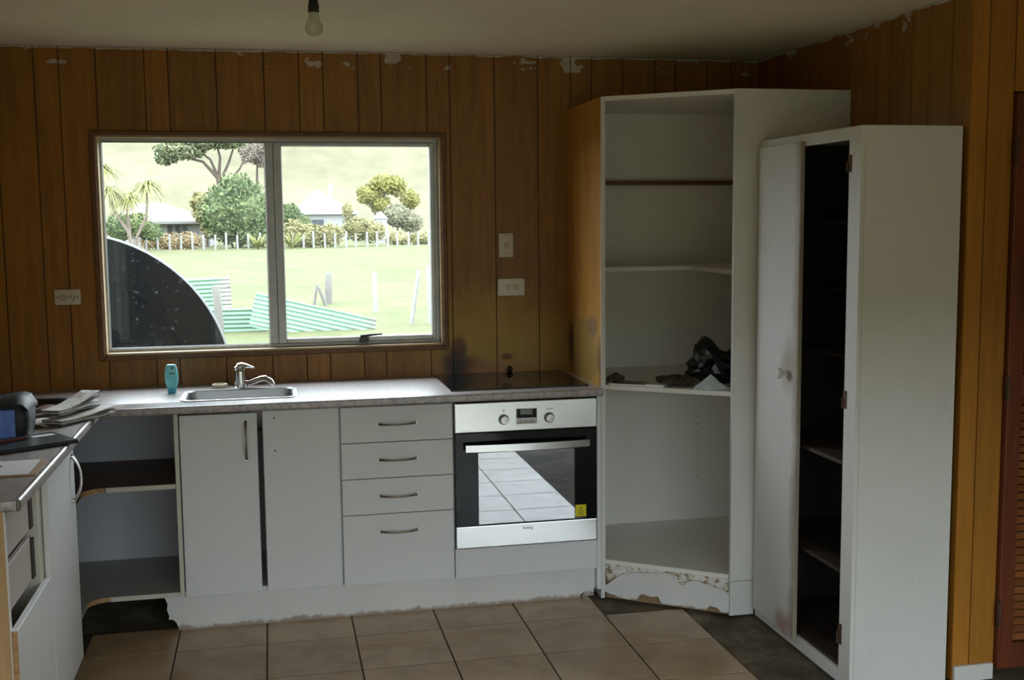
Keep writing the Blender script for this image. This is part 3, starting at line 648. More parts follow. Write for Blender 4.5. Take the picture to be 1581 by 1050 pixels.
for z0_, z1_ in ((0.722, 0.842), (0.575, 0.700)):
    bm = bmesh.new(); a, b = -1.940, -1.600; xo = LX-0.034
    box(bm, xo-0.014, xo, a, b, z0_, z1_, 0.001); box(bm, xo-0.42, xo-0.014, a, a+0.014, z0_, z1_); box(bm, xo-0.42, xo-0.014, b-0.014, b, z0_, z1_); box(bm, xo-0.42, xo-0.014, a, b, z0_, z0_+0.008)
    dbx = part('drawer_box', bm, M['pinkbox'], lc)
    part('runner', Bx(xo-0.42, xo+0.004, b+0.002, b+0.036, z0_+0.0, z1_-0.01), M['darkwood'], dbx)

# ---- tall corner pantry with an angled open front
P0, P1 = (0.634, -0.545), (1.056, -0.866)
pn = thing('corner_pantry', 'tall open-fronted white corner pantry with shelves beside the hob', 'cabinet', (1.1, -0.4, 0.0))
part('side_panel', Bx(0.6175, 0.6335, -0.546, -0.0085, 0.0, 0.868), M['white_old'], pn)
part('side_panel', Bx(0.6175, 0.6335, -0.546, -0.0085, 0.868, 2.082), M['burnt'], pn, label='wood-grain side panel with a scorch mark')
part('edge_strip', Bx(0.6172, 0.6345, -0.5492, -0.5462, 0.03, 2.082), M['white_old'], pn)
part('lining', Bx(0.6337, 0.6365, -0.545, -0.0225, 0.17, 2.064), M['pantry'], pn)
part('face_panel', Bx(1.056, XR-0.0085, -0.874, -0.858, 0.142, 2.084, 0.001), M['white_old'], pn)
part('face_panel_foot', Bx(1.056, 1.158, -0.874, -0.858, 0.0, 0.140, 0.001), M['white_old'], pn)
part('back_panel', Bx(0.637, XR-0.012, -0.022, -0.0085, 0.15, 2.064), M['pantry'], pn)
part('back_panel', Bx(XR-0.022, XR-0.0085, -0.857, -0.0225, 0.15, 2.064), M['pantry'], pn)
ins = [(0.6370, -0.5435), (1.0575, -0.8572), (XR-0.023, -0.8572), (XR-0.023, -0.0235), (0.6370, -0.0235)]
bm = bmesh.new(); prism(bm, [(0.6337, -0.5455), (1.0560, -0.8660), (XR-0.0085, -0.8575), (XR-0.0085, -0.0085), (0.6337, -0.0085)], 2.065, 2.083); part('top_panel', bm, M['pantry'], pn)
bm = bmesh.new(); prism(bm, ins, 0.148, 0.166); part('bottom_panel', bm, M['pantry'], pn)
bm = bmesh.new(); prism(bm, ins, 0.890, 0.908); part('shelf', bm, M['pantry'], pn)
bm = bmesh.new(); prism(bm, [(0.637, -0.30), (1.105, -0.30), (1.105, -0.815), (1.12, -0.8565), (XR-0.023, -0.8565), (XR-0.023, -0.0235), (0.637, -0.0235)], 1.365, 1.383); part('shelf', bm, M['pantry'], pn, label='L-shaped white shelf')
bm = Bx(0.637, XR-0.023, -0.052, -0.0225, 1.742, 1.762); part('batten', bm, M['trim'], pn, label='brown timber shelf batten')
for (x, za, n) in ((1.246, 0.66, 9), (1.246, 1.02, 5), (1.13, 1.60, 3)):
    for k in range(n):
        bm = bmesh.new(); tube(bm, [(x, -0.0228, za-k*0.036), (x, -0.0215, za-k*0.036)], 0.0028, 6); part('peg_hole', bm, M['blackmatte'], pn)
# torn kickboard along the angled front
L = math.hypot(P1[0]-P0[0], P1[1]-P0[1])
up_pts = []; N = 34
for i in range(N+1):
    s = i/N
    base_ = 0.108+0.028*math.sin(s*3.0)-0.020*(s > 0.6)*(s-0.6)/0.4
    up_pts.append((s*L, base_+0.010*noise.noise((s*9, 3.1, 0))+0.006*noise.noise((s*31, 1.7, 0))-0.03*math.exp(-((s-0.63)/0.05)**2)-0.055*max(0, 0.16-s)/0.16))
low = []
for i in range(N, -1, -1):
    s = i/N; low.append((s*L, 0.010+0.006*noise.noise((s*17, 8, 2))+0.026*(0.28 < s < 0.46)+0.018*(0.84 < s < 0.93)+0.020*max(0, 0.12-s)/0.12))
bm = bmesh.new(); wallprism(bm, up_pts+low, P0, P1, 0.004, -0.006); part('kickboard', bm, M['kick'], pn, label='torn white kickboard')
bm = bmesh.new(); top_ = [(L, 0.148), (0, 0.148)]
wallprism(bm, [(0, 0.0)]+[(L, 0.0)]+top_, P0, P1, -0.012, -0.024); 
part('kickboard_core', bm, M['crumb'], pn, label='crumbling chipboard and filler behind the kickboard')
bm = bmesh.new()
for i in range(70):
    s = rng.random()*L; z = 0.090+rng.random()*0.052; w = 0.006+rng.random()*0.016
    wallprism(bm, [(s-w, z-w*0.4), (s+w*0.2, z-w*0.6), (s+w, z), (s+w*0.1, min(z+w*0.5, 0.147))], P0, P1, -0.011+rng.random()*0.010, -0.013)
part('broken_flakes', bm, M['crumb'], pn, kind='stuff', label='flaking broken edge of the kickboard')

# ---- loose old cupboard against the right wall
CX, CX2, CY0, CY1, CZ = 1.160, 1.521, -1.643, -0.882, 1.884
cp = thing('old_cupboard', 'freestanding old white-painted cupboard with one door missing', 'cupboard', (1.34, -1.26, 0.0))
part('side_panel', Bx(CX+0.016, CX2, CY0, CY0+0.016, 0.0, CZ-0.016), M['white_old'], cp)
part('side_panel', Bx(CX+0.016, CX2, CY1-0.016, CY1, 0.0, CZ-0.016), M['white_old'], cp)
part('top_panel', Bx(CX+0.016, CX2, CY0, CY1, CZ-0.016, CZ), M['white_old'], cp)
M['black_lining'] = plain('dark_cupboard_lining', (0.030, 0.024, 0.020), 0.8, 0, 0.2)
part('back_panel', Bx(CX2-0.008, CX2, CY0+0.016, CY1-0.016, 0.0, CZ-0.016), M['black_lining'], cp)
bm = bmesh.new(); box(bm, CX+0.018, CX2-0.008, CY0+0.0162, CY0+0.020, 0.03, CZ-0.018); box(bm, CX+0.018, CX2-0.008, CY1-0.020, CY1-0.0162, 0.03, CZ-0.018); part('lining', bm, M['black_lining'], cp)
for (a, b, c, d) in ((CY0, CY0+0.078, 0.0, CZ), (CY1-0.050, CY1, 0.0, CZ)): part('stile', Bx(CX, CX+0.0158, a, b, c, d, 0.0015), M['white_old'], cp)
for c, d in ((0.0, 0.046), (CZ-0.042, CZ)): part('rail', Bx(CX, CX+0.0158, CY0+0.078, CY1-0.050, c, d, 0.001), M['white_old'], cp)
dr_ = part('door', Bx(CX-0.018, CX-0.001, -1.258, -0.905, 0.034, 1.858, 0.003), M['cupdoor'], cp)
bm = bmesh.new(); lathe(bm, [(0.009, 0.0), (0.009, 0.016), (0.019, 0.024), (0.021, 0.031), (0.017, 0.038), (0.0, 0.040)], (CX-0.018, -1.170, 1.022), 20, mat=Matrix.Rotation(R(-90), 4, 'Y')); part('knob', bm, M['white_old'], dr_, True, 'round grubby door knob')
for z in (1.577, 1.333, 1.095, 0.765, 0.386, 0.055):
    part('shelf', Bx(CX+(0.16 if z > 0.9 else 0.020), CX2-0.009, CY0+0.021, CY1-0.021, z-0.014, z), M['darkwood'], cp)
    if z > 0.9: part('shelf_cleat', Bx(CX+0.020, CX2-0.009, CY0+0.021, CY0+0.050, z-0.034, z-0.0145), M['trim_pale'], cp)
for z, hh in ((1.765, 0.028), (0.985, 0.030), (0.175, 0.036)):
    bm = Bx(CX-0.0022, CX+0.001, CY0+0.058, CY0+0.081, z-hh, z+hh); tube(bm, [(CX-0.004, CY0+0.080, z-hh), (CX-0.004, CY0+0.080, z+hh*0.2)], 0.004, 8)
    part('hinge', bm, M['iron'], cp, label='rusty leftover hinge')

# ================================================================== SMALL THINGS
def plate(name, x0, x1, z0, z1, mat, label, cat):
    r_ = thing(name, label, cat, ((x0+x1)/2, -0.008, z0))
    bm = bmesh.new(); box(bm, x0, x1, -0.0175, -0.0075, z0, z1, 0.003, 2); part('plate', bm, mat, r_, 30); return r_
p1 = plate('power_socket', -1.584, -1.482, 1.258, 1.322, M['ivory'], 'worn cream power socket plate left of the window', 'power socket')
for (x, z, rr) in ((-1.572, 1.289, 0.0035), (-1.494, 1.289, 0.0032), (-1.532, 1.290, 0.0028)):
    bm = bmesh.new(); tube(bm, [(x, -0.0185, z), (x, -0.0165, z)], rr, 8); part('screw', bm, M['blackmatte'], p1)
bm = bmesh.new(); lathe(bm, [(0.0145, 0.0), (0.0135, 0.003), (0.0, 0.0035)], (-1.552, -0.0172, 1.288), 20, mat=toY); part('socket_cap', bm, M['pinkbox'], p1, True)
for x, z, a in ((-1.519, 1.291, 30), (-1.505, 1.291, -30), (-1.511, 1.279, 0)):
    bm = Bx(-0.0014, 0.0014, -0.0006, 0.0006, -0.005, 0.005); xform(bm, Matrix.Translation((x, -0.0178, z)) @ Matrix.Rotation(R(a), 4, 'Y')); part('slot', bm, M['blackmatte'], p1)
p2 = plate('light_switch', 0.300, 0.366, 1.425, 1.532, M['ivory'], 'upright cream single light switch above the double switch', 'light switch')
part('rocker', Bx(0.325, 0.343, -0.0235, -0.0170, 1.468, 1.492, 0.002), M['ivory_dark'], p2)
for z in (1.523, 1.440):
    bm = bmesh.new(); tube(bm, [(0.334, -0.0185, z), (0.334, -0.0165, z)], 0.0032, 8); part('screw', bm, M['iron'], p2)
p3 = plate('double_switch', 0.293, 0.416, 1.251, 1.328, M['whiteplastic'], 'white double switch plate on the wall above the hob', 'light switch')
for x in (0.341, 0.376): part('rocker', Bx(x-0.011, x+0.011, -0.0225, -0.0170, 1.279, 1.303, 0.002), M['ivory'], p3)

# ---- bare light bulb on the ceiling
lb = thing('light_bulb', 'bare pearl light bulb in a black holder hanging from the ceiling', 'light bulb', (-0.548, -1.352, H))
bm = bmesh.new(); lathe(bm, [(0.030, 2.314), (0.030, 2.306), (0.010, 2.300), (0.0, 2.300)], (-0.548, -1.352, 0), 20); part('ceiling_rose', bm, M['black'], lb, True)
bm = bmesh.new(); lathe(bm, [(0.013, 2.302), (0.0145, 2.270), (0.0172, 2.262), (0.0175, 2.238), (0.0, 2.238)], (-0.548, -1.352, 0), 20); part('holder', bm, M['black'], lb, True)
bm = bmesh.new(); tube(bm, [(-0.536, -1.368, 2.302), (-0.534, -1.370, 2.262)], 0.0018, 6); part('wire', bm, M['ivory_dark'], lb, True)
t = NT('pearl_bulb_glass'); M['pearl'] = t.shader(t.n('MixShader', ins={0: 0.45, 1: t.n('BsdfTransparent', ins={'Color': (0.93, 0.92, 0.88)}).outputs[0], 2: t.n('BsdfPrincipled', ins={'Base Color': (0.62, 0.60, 0.50, 1), 'Roughness': 0.12, 'Transmission Weight': 0.0}).outputs[0]}).outputs[0])
bm = bmesh.new(); prof = [(0.0150, 2.2385), (0.0150, 2.230), (0.0175, 2.222)]
for k in range(11):
    a = R(140-140*k/10*1.0); prof.append((0.0275*math.sin(a), 2.192-0.0275*(-math.cos(a))*-1 if False else 2.191-0.0275*math.cos(math.pi-a)))
prof = [(0.0150, 2.2385), (0.0152, 2.230), (0.0180, 2.221)]+[(0.0278*math.sin(R(a)), 2.192+0.0278*math.cos(R(a))) for a in (50, 65, 80, 95, 110, 125, 140, 155, 168, 180)]
lathe(bm, prof, (-0.548, -1.352, 0), 28); part('bulb', bm, M['pearl'], lb, True)

# ---- on the bench by the sink
bt = thing('shampoo_bottle', 'turquoise plastic bottle standing on its cap beside the sink', 'bottle', (-1.114, -0.225, 0.9))
t = NT('turquoise_plastic'); M['turq'] = t.bsdf(t.ramp(t.noise(t.obj(), 20), [(0.3, (0.24, 0.80, 0.92)), (0.7, (0.30, 0.86, 0.96))]), 0.25, Subsurface_Weight=0.3, Subsurface_Radius=(0.02, 0.02, 0.02))
M['turqdark'] = plain('blue_cap', (0.09, 0.55, 0.78), 0.3)
bm = bmesh.new(); lathe(bm, [(0.0165, 0.9005), (0.0172, 0.904), (0.0185, 0.921), (0.0, 0.921)], (-1.114, -0.225, 0), 24, 1.0, 0.7); part('cap', bm, M['turqdark'], bt, True)
bm = bmesh.new(); lathe(bm, [(0.017, 0.9205), (0.022, 0.930), (0.0262, 0.948), (0.0268, 0.965), (0.0255, 0.985), (0.0225, 1.003), (0.0195, 1.013), (0.015, 1.018), (0.0, 1.019)], (-1.114, -0.225, 0), 28, 1.0, 0.62); part('body', bm, M['turq'], bt, True)
M['green'] = plain('green_print', (0.05, 0.30, 0.16), 0.4); M['navy'] = plain('navy_print', (0.03, 0.06, 0.25), 0.4)
def curved_patch(a0, a1, z0_, z1_, rx, ry, c, n=6):
    bm = bmesh.new(); L_ = []
    for i in range(n+1):
        a = R(a0+(a1-a0)*i/n); L_.append((bm.verts.new((c[0]+rx*math.cos(a), c[1]+ry*math.sin(a), z0_)), bm.verts.new((c[0]+rx*math.cos(a), c[1]+ry*math.sin(a), z1_))))
    for p, q in zip(L_, L_[1:]): bm.faces.new((p[0], q[0], q[1], p[1]))
    return bm
part('label_print', curved_patch(255, 300, 0.980, 0.986, 0.0268, 0.0170, (-1.114, -0.225)), M['green'], bt); part('logo_print', curved_patch(272, 292, 1.001, 1.008, 0.0240, 0.0155, (-1.114, -0.225)), M['navy'], bt)
bm = bmesh.new(); c = (-0.928, -0.125, 0); n = 28
ring = [[(c[0]+r_*math.cos(2*math.pi*i/n), c[1]+r_*math.sin(2*math.pi*i/n), z) for i in range(n)] for r_, z in ((0.031, 0.9005), (0.032, 0.903), (0.032, 0.915), (0.030, 0.917), (0.019, 0.917), (0.018, 0.915), (0.018, 0.9005))]
loft(bm, ring, False, False)
M['tape'] = plain('cream_tape', (0.62, 0.56, 0.42), 0.5)
solo('tape_roll', bm, M['tape'], 'small cream roll of tape lying on the bench left of the tap', 'tape roll', (c[0], c[1], 0.9), True)

# ---- clutter on the left bench
M['blue'] = plain('blue_nylon', (0.17, 0.30, 0.85), 0.6, var=0.2, scale=30); M['blacknylon'] = plain('black_nylon', (0.016, 0.018, 0.020), 0.55, var=0.3, scale=40)
cb = thing('camera_bag', 'small blue and black camera bag at the frame edge on the left bench', 'bag', (-1.60, -1.05, 0.9))
bm = bmesh.new()
loft(bm, [rrect(-1.61, -1.055, 0.112, 0.066, 0.03, 0.9005), rrect(-1.61, -1.055, 0.122, 0.074, 0.035, 0.93), rrect(-1.61, -1.055, 0.124, 0.074, 0.035, 0.985), rrect(-1.61, -1.052, 0.112, 0.062, 0.035, 1.015)]); part('body', bm, M['blacknylon'], cb, 50)
bm = bmesh.new(); loops = []
for x in (-1.715, -1.69, -1.60, -1.545, -1.528):
    k = 0.0 if -1.70 < x < -1.54 else 0.007
    loops.append([(x, -1.137+k, 0.905), (x, -1.139+k, 0.945), (x, -1.137+k, 0.998), (x, -1.122, 1.000), (x, -1.122, 0.903)])
loft(bm, loops); fp = part('front_pocket', bm, M['blue'], cb, 50)
bm = bmesh.new(); lathe(bm, [(0.0075, 0.0), (0.007, 0.004), (0.0, 0.0045)], (-1.592, -1.139, 0.968), 16, 1.6, 1.0, mat=toY); part('eyelet', bm, M['black'], fp, True)
bm = bmesh.new(); loops = []
for x, dz in ((-1.735, 0.0), (-1.66, 0.006), (-1.57, 0.010), (-1.525, 0.018), (-1.500, 0.010), (-1.484, -0.018)):
    loops.append([(x, -1.142, 1.002+dz*0.5), (x, -1.143, 1.010+dz*0.6), (x, -1.11, 1.022+dz), (x, -0.995, 1.022+dz), (x, -0.982, 1.0), (x, -0.985, 0.99), (x, -1.10, 1.004+dz*0.5)])
loft(bm, loops); part('flap', bm, M['blacknylon'], cb, 50)
bm = bmesh.new(); tube(bm, [(-1.72, -1.075, 1.022), (-1.70, -1.075, 1.032), (-1.64, -1.07, 1.036), (-1.585, -1.07, 1.032), (-1.56, -1.07, 1.024)], 0.005, 8, 0.5); part('carry_strap', bm, plain('grey_webbing', (0.25, 0.25, 0.26), 0.6), cb, True)
def slab_at(w, d, h, bev=0.0): return Bx(-w/2, w/2, -d/2, d/2, 0, h, bev=bev)
def placed(bm, loc, rz, rx=0, ry=0): xform(bm, Matrix.Translation(loc) @ Matrix.Rotation(R(rz), 4, 'Z') @ Matrix.Rotation(R(ry), 4, 'Y') @ Matrix.Rotation(R(rx), 4, 'X')); return bm
M['folder'] = plain('black_vinyl', (0.020, 0.030, 0.033), 0.35, var=0.2)
fo = thing('folder', 'flat black vinyl folder lying in front of the blue bag', 'folder', (-1.50, -1.17, 0.9))
part('cover', placed(slab_at(0.29, 0.20, 0.013, 0.003), (-1.492, -1.240, 0.9005), 33), M['folder'], fo)
part('pages', placed(slab_at(0.275, 0.186, 0.006), (-1.488, -1.241, 0.9038), 33), M['paperlabel'], fo)
bm = bmesh.new(); tube(bm, [(-1.362, -1.207, 0.908), (-1.350, -1.199, 0.908)], 0.006, 8); part('clasp', bm, M['chrome'], fo, True)
M['redpen'] = plain('dark_red_pen', (0.16, 0.035, 0.022), 0.3); M['paper'] = plain('white_paper', (0.74, 0.75, 0.78), 0.7, var=0.03); M['brownpaper'] = plain('brown_card', (0.36, 0.22, 0.11), 0.7)
def pen(name, a, b, label, r_=0.0045, mat='redpen', tip='black'):
    p = thing(name, label, 'pen', a); a = Vector(a); b = Vector(b)
    bm = bmesh.new(); tube(bm, [a, a+(b-a)*0.86], r_, 10); part('barrel', bm, M[mat], p, True)
    bm = bmesh.new(); tube(bm, [a+(b-a)*0.86, a+(b-a)*0.96, b], [r_, r_*0.5, r_*0.15], 10); part('tip', bm, M[tip], p, True)
pen('pen', (-1.585, -1.283, 0.9182), (-1.465, -1.201, 0.9182), 'slim dark pen lying on the black folder', 0.0042)
bm = placed(slab_at(0.07, 0.032, 0.0008), (-1.440, -1.155, 0.9142), 33); solo('paper_slip', bm, M['paper'], 'small white paper slip on the folder beside the bag', 'paper', (-1.440, -1.155, 0.914))
bm = placed(slab_at(0.285, 0.205, 0.004), (-1.508, -1.603, 0.9005), 2); solo('notebook', bm, M['brownpaper'], 'brown card notebook edge showing under the white sheet', 'notebook', (-1.51, -1.6, 0.9))
bm = placed(slab_at(0.270, 0.198, 0.0012), (-1.517, -1.602, 0.9047), 1); solo('paper_sheet', bm, M['paper'], 'white paper sheet on the notebook with a red-brown pen on it', 'paper', (-1.517, -1.6, 0.9047))
pen('pen', (-1.66, -1.603, 0.9108), (-1.468, -1.598, 0.9108), 'red-brown pen lying on the white sheet', 0.0048)
bm = placed(slab_at(0.21, 0.15, 0.0012), (-1.560, -1.800, 0.9005), 14); solo('paper_sheet', bm, M['paper'], 'white paper sheet near the front end of the left bench', 'paper', (-1.56, -1.8, 0.9))
def newsprint():
    t = NT('newsprint'); p = t.obj(); rows = t.n('TexWave', wave_type='BANDS', bands_direction='Y', ins={'Vector': p, 'Scale': 55.0, 'Distortion': 1.5, 'Detail': 2.0}).outputs['Fac']
    n1 = t.noise(t.mapping(p, (18, 60, 18)), 6, 4); f = t.math('MULTIPLY', t.ramp(rows, [(0.45, 0.0), (0.6, 1.0)]), t.ramp(n1, [(0.45, 0.0), (0.6, 1.0)]))
    c = t.mix(t.math('MULTIPLY', f, 0.6), (0.62, 0.60, 0.56), (0.10, 0.09, 0.09))
    pic = t.ramp(t.noise(p, 14, 3), [(0.60, 0.0), (0.63, 1.0)]); c = t.mix(t.math('MULTIPLY', pic, 0.6), c, (0.28, 0.16, 0.12))
    return t.bsdf(c, 0.8)
M['news'] = newsprint(); M['newsdark'] = plain('dark_newsprint', (0.13, 0.12, 0.115), 0.8, var=0.6, scale=30)
def folded_paper(name, label, loc, rz, w, d, lift, layers, mats):
    """a folded newspaper: nested sheets that share a round fold at the +x end and spread at the other"""
    p = thing(name, label, 'newspaper', loc)
    for k in range(layers):
        bm = bmesh.new(); N = 10; zc_ = 0.004+k*0.0052; cl = []
        for i in range(N+1):
            s = i/N; cl.append((-w/2+w*s, zc_+lift*(k/max(1, layers-1))*s**1.6+0.003*math.sin(s*5+k)))
        th = 0.0021
        loops = [[(x, -d/2, z-th), (x, d/2, z-th), (x, d/2, z+th), (x, -d/2, z+th)] for x, z in cl]
        e = cl[-1]; loops.append([(e[0]+0.004, -d/2, e[1]-th*0.5), (e[0]+0.004, d/2, e[1]-th*0.5), (e[0]+0.004, d/2, e[1]+th*0.5), (e[0]+0.004, -d/2, e[1]+th*0.5)])
        loft(bm, loops); o = finish('folded_sheet', placed(bm, loc, rz), M[mats[k % len(mats)]], loc, 40); o.parent = p; ROOT[o.name] = Vector(loc)
    return p
folded_paper('newspaper', 'folded newspaper lying flat at the inner corner of the bench', (-1.385, -0.800, 0.901), 58, 0.27, 0.085, 0.006, 4, ['newsdark', 'news', 'newsdark', 'news'])
folded_paper('newspaper', 'folded newspaper fanned open on top of the flat one', (-1.412, -0.785, 0.9335), 66, 0.25, 0.070, 0.030, 4, ['newsdark', 'news', 'newsdark', 'news'])
bm = bmesh.new(); loft(bm, [[(-1.555+s*0.085, -0.93+y*0.16, 0.9012+0.012*math.sin(s*3.1)*(1-y*0.4)+dz) for (y, dz) in ((0, 0), (1, 0), (1, 0.0012), (0, 0.0012))] for s in [i/8 for i in range(9)]])
solo('newspaper_page', bm, M['news'], 'loose printed newspaper page between the bag and the folded newspapers', 'newspaper', (-1.51, -0.85, 0.9), 40)
bm = bmesh.new(); loft(bm, [[(-1.60+s*0.13, -0.72+y*0.10+0.02*s, 0.9012+0.030*math.sin(s*2.6)+dz) for (y, dz) in ((0, 0), (1, 0), (1, 0.001), (0, 0.001))] for s in [i/8 for i in range(9)]])
M['brochure'] = plain('brown_brochure', (0.20, 0.13, 0.10), 0.4, var=0.6, scale=25)
solo('brochure', bm, M['brochure'], 'curled glossy brown brochure behind the blue bag', 'brochure', (-1.49, -0.66, 0.9), 40)
bm = bmesh.new(); tube(bm, [(-1.60, -0.545, 0.924), (-1.59, -0.545, 0.924), (-1.47, -0.55, 0.924), (-1.445, -0.552, 0.921), (-1.425, -0.553, 0.913)], [0.012, 0.0225, 0.0225, 0.019, 0.010], 14)
solo('spectacle_case', bm, M['black'], 'dark glossy rounded case lying behind the newspapers', 'case', (-1.52, -0.548, 0.9), 50)

# ---- rubbish on the pantry shelf
SZ = 0.908
M['binbag'] = plain('black_bin_bag', (0.010, 0.010, 0.011), 0.28, var=0.3, scale=12)
bm = bmesh.new(); bmesh.ops.create_icosphere(bm, subdivisions=4, radius=1.0)
for v in bm.verts:
    d = v.co.normalized(); n_ = noise.fractal(d*2.3+Vector((3.3, 1.2, 7.7)), 1.0, 2.0, 5)*0.26+abs(noise.noise(d*5.5))*0.30
    k = 0.86+n_; v.co = Vector((d.x*0.17*k, d.y*0.115*k, d.z*0.072*k))
    if d.z > -0.1: v.co.z += 0.085*math.exp(-((d.x+0.62)/0.30)**2)*(0.15+d.z)+0.03*math.exp(-((d.x-0.55)/0.3)**2)*max(0, d.z)
    v.co.z = max(v.co.z, -0.058)
zmin = min(v.co.z for v in bm.verts); xform(bm, Matrix.Translation((1.150, -0.585, SZ+0.001-zmin)))
solo('bin_bag', bm, M['binbag'], 'crumpled black plastic rubbish bag on the pantry shelf', 'plastic bag', (1.150, -0.585, SZ))
M['palebag'] = plain('pale_blue_plastic', (0.50, 0.56, 0.57), 0.3, var=0.15)
bm = bmesh.new()
A = [(0.935, -0.760), (1.000, -0.795), (1.085, -0.800), (1.040, -0.725)]; apex = Vector((1.012, -0.752, SZ+0.056))
vs_ = [bm.verts.new((x, y, SZ+0.001)) for x, y in A]; ap = bm.verts.new(apex); bm.faces.new(vs_[::-1])
for i in range(4): bm.faces.new((vs_[i], vs_[(i+1) % 4], ap))
bmesh.ops.subdivide_edges(bm, edges=bm.edges[:], cuts=3, use_grid_fill=True)
for v in bm.verts:
    if v.co.z > SZ+0.004: v.co += Vector((noise.noise(v.co*40), noise.noise(v.co*40+Vector((5, 0, 0))), noise.noise(v.co*37+Vector((0, 9, 0)))))*0.007
solo('plastic_wrapper', bm, M['palebag'], 'small pale blue plastic wrapper peaked in front of the black bag', 'wrapper', (1.04, -0.75, SZ))
M['purple'] = plain('purple_cover', (0.20, 0.10, 0.12), 0.45, var=0.4, scale=25)
bk = thing('booklet', 'thin purple-covered booklet with white pages on the pantry shelf', 'booklet', (0.75, -0.58, SZ))
part('pages', placed(slab_at(0.16, 0.085, 0.006), (0.742, -0.555, SZ+0.0006), -36), M['paper'], bk); part('cover', placed(slab_at(0.162, 0.087, 0.0015), (0.742, -0.555, SZ+0.0068), -36), M['purple'], bk)
bk = thing('booklet', 'tan card booklet lying between the purple booklet and the dark litter', 'booklet', (0.85, -0.62, SZ))
part('pages', placed(slab_at(0.075, 0.095, 0.008), (0.838, -0.620, SZ+0.0006), -36), M['paper'], bk); part('cover', placed(slab_at(0.077, 0.097, 0.0015), (0.838, -0.620, SZ+0.0088), -36), M['tape'], bk)
M['litter'] = plain('brown_dry_litter', (0.06, 0.042, 0.026), 0.9, 0, 0.6, 60)
def litter(name, label, c, rx, ry, h, n, seed):      # a loose heap of dry bits
    r_ = random.Random(seed); bm = bmesh.new()
    for i in range(n):
        a = r_.random()*6.283; q = math.sqrt(r_.random()); x = c[0]+rx*q*math.cos(a); y = c[1]+ry*q*math.sin(a); s = 0.005+r_.random()*0.010; zz = SZ+s*1.42+r_.random()*h*(1-q*0.7)
        b2 = bmesh.ops.create_icosphere(bm, subdivisions=1, radius=s)['verts']
        m = Matrix.Translation((x, y, zz)) @ Matrix.Rotation(r_.random()*6, 4, 'Z') @ Matrix.Rotation(r_.random()*6, 4, 'X') @ Matrix.Diagonal((1.4, 0.8, 0.6, 1))
        xform(bm, m, b2)
    return solo(name, bm, M['litter'], label, 'litter', (c[0], c[1], SZ), kind='stuff')
litter('dry_litter', 'small heap of brown dry litter at the left end of the pantry shelf', (0.692, -0.50), 0.030, 0.045, 0.022, 60, 3)
litter('dark_litter', 'dark heap of bark-like litter in the middle of the pantry shelf', (0.915, -0.62), 0.07, 0.09, 0.022, 190, 5)

# ================================================================== OUTDOORS
GZ = -0.60
def grass_mat(name, a, b, sc1):
    t = NT(name); p = t.pos(); f = t.noise(p, sc1, 8, 0.65); g = t.noise(t.mapping(p, (1, 0.35, 1)), sc1*9, 4)
    c = t.ramp(t.math('ADD', t.math('MULTIPLY', f, 0.65), t.math('MULTIPLY', g, 0.35)), [(0.35, a), (0.65, b)])
    return t.bsdf(c, 0.9, bump=g, bstr=0.5, bdist=0.1, spec=0.1)
M['grass'] = grass_mat('paddock_grass', (0.0586, 0.0667, 0.0261), (0.0955, 0.0934, 0.0473), 0.35); M['hill'] = grass_mat('hill_pasture', (0.0678, 0.0641, 0.0355), (0.1109, 0.0987, 0.0616), 0.035)
bm = bmesh.new(); N = 70
def gz(x, y): return GZ+(0.10*noise.noise((x*0.11, y*0.11, 0))+0.03*noise.noise((x*0.6, y*0.6, 3)))*min(1, max(0, (y-6)/10))
rows = [0.4, 1.5, 3, 5, 8, 11]+[14+i*1.2 for i in range(20)]+[40+i*4 for i in range(16)]+[110, 130, 160]
grid = [[bm.verts.new((x, y, gz(x, y)-0.0)) for x in [-90, -50, -30, -20]+[-14+i*0.9 for i in range(34)]+[22, 32, 52, 90]] for y in rows]
for a, b in zip(grid, grid[1:]):
    for i in range(len(a)-1): bm.faces.new((a[i], a[i+1], b[i+1], b[i]))
tag(solo('paddock', bm, M['grass'], 'bright green grass paddock outside the window', 'grass', (0, 0, 0), True), kind='structure')
bm = bmesh.new(); g = []                                       # yard behind and beside the house, unseen; its bank is added to block low sky
for rr, zz in ((0.0, 0.0), (3.0, 0.0), (7.0, 0.0), (9.0, 0.5), (12.0, 2.6), (16.0, 4.2), (30.0, 6.0)):
    row = [(XL-0.12-rr, 0.38), (XL-0.12-rr, -3.0)]
    for k in range(9):
        a = R(180+90*k/8); row.append((XL-0.12+rr*math.cos(a), YR-0.12+rr*math.sin(a)))
    row += [(1.0, YR-0.12-rr), (3.7, YR-0.12-rr), (30.0, YR-0.12-rr)]
    g.append([bm.verts.new((x, y, GZ+zz)) for x, y in row])
for a, b in zip(g, g[1:]):
    for i in range(len(a)-1): bm.faces.new((a[i], a[i+1], b[i+1], b[i]))
struct('yard_with_added_bank', bm, M['patio'])
bm = bmesh.new(); rows = [140+i*9 for i in range(36)]
def hz(x, y):
    s = (y-140)/300; return GZ-0.3+78*max(0, s)**1.15+6*noise.noise((x*0.012, y*0.012, 0))*min(1, s*3)+2.0*noise.noise((x*0.05, y*0.05, 4))*min(1, s*3)+0.05*x*s
grid = [[bm.verts.new((x, y, hz(x, y))) for x in range(-180, 200, 9)] for y in rows]
for a, b in zip(grid, grid[1:]):
    for i in range(len(a)-1): bm.faces.new((a[i], a[i+1], b[i+1], b[i]))
tag(solo('hillside', bm, M['hill'], 'pale green hillside rising behind the trees', 'hill', (0, 0, 0), True), kind='structure')

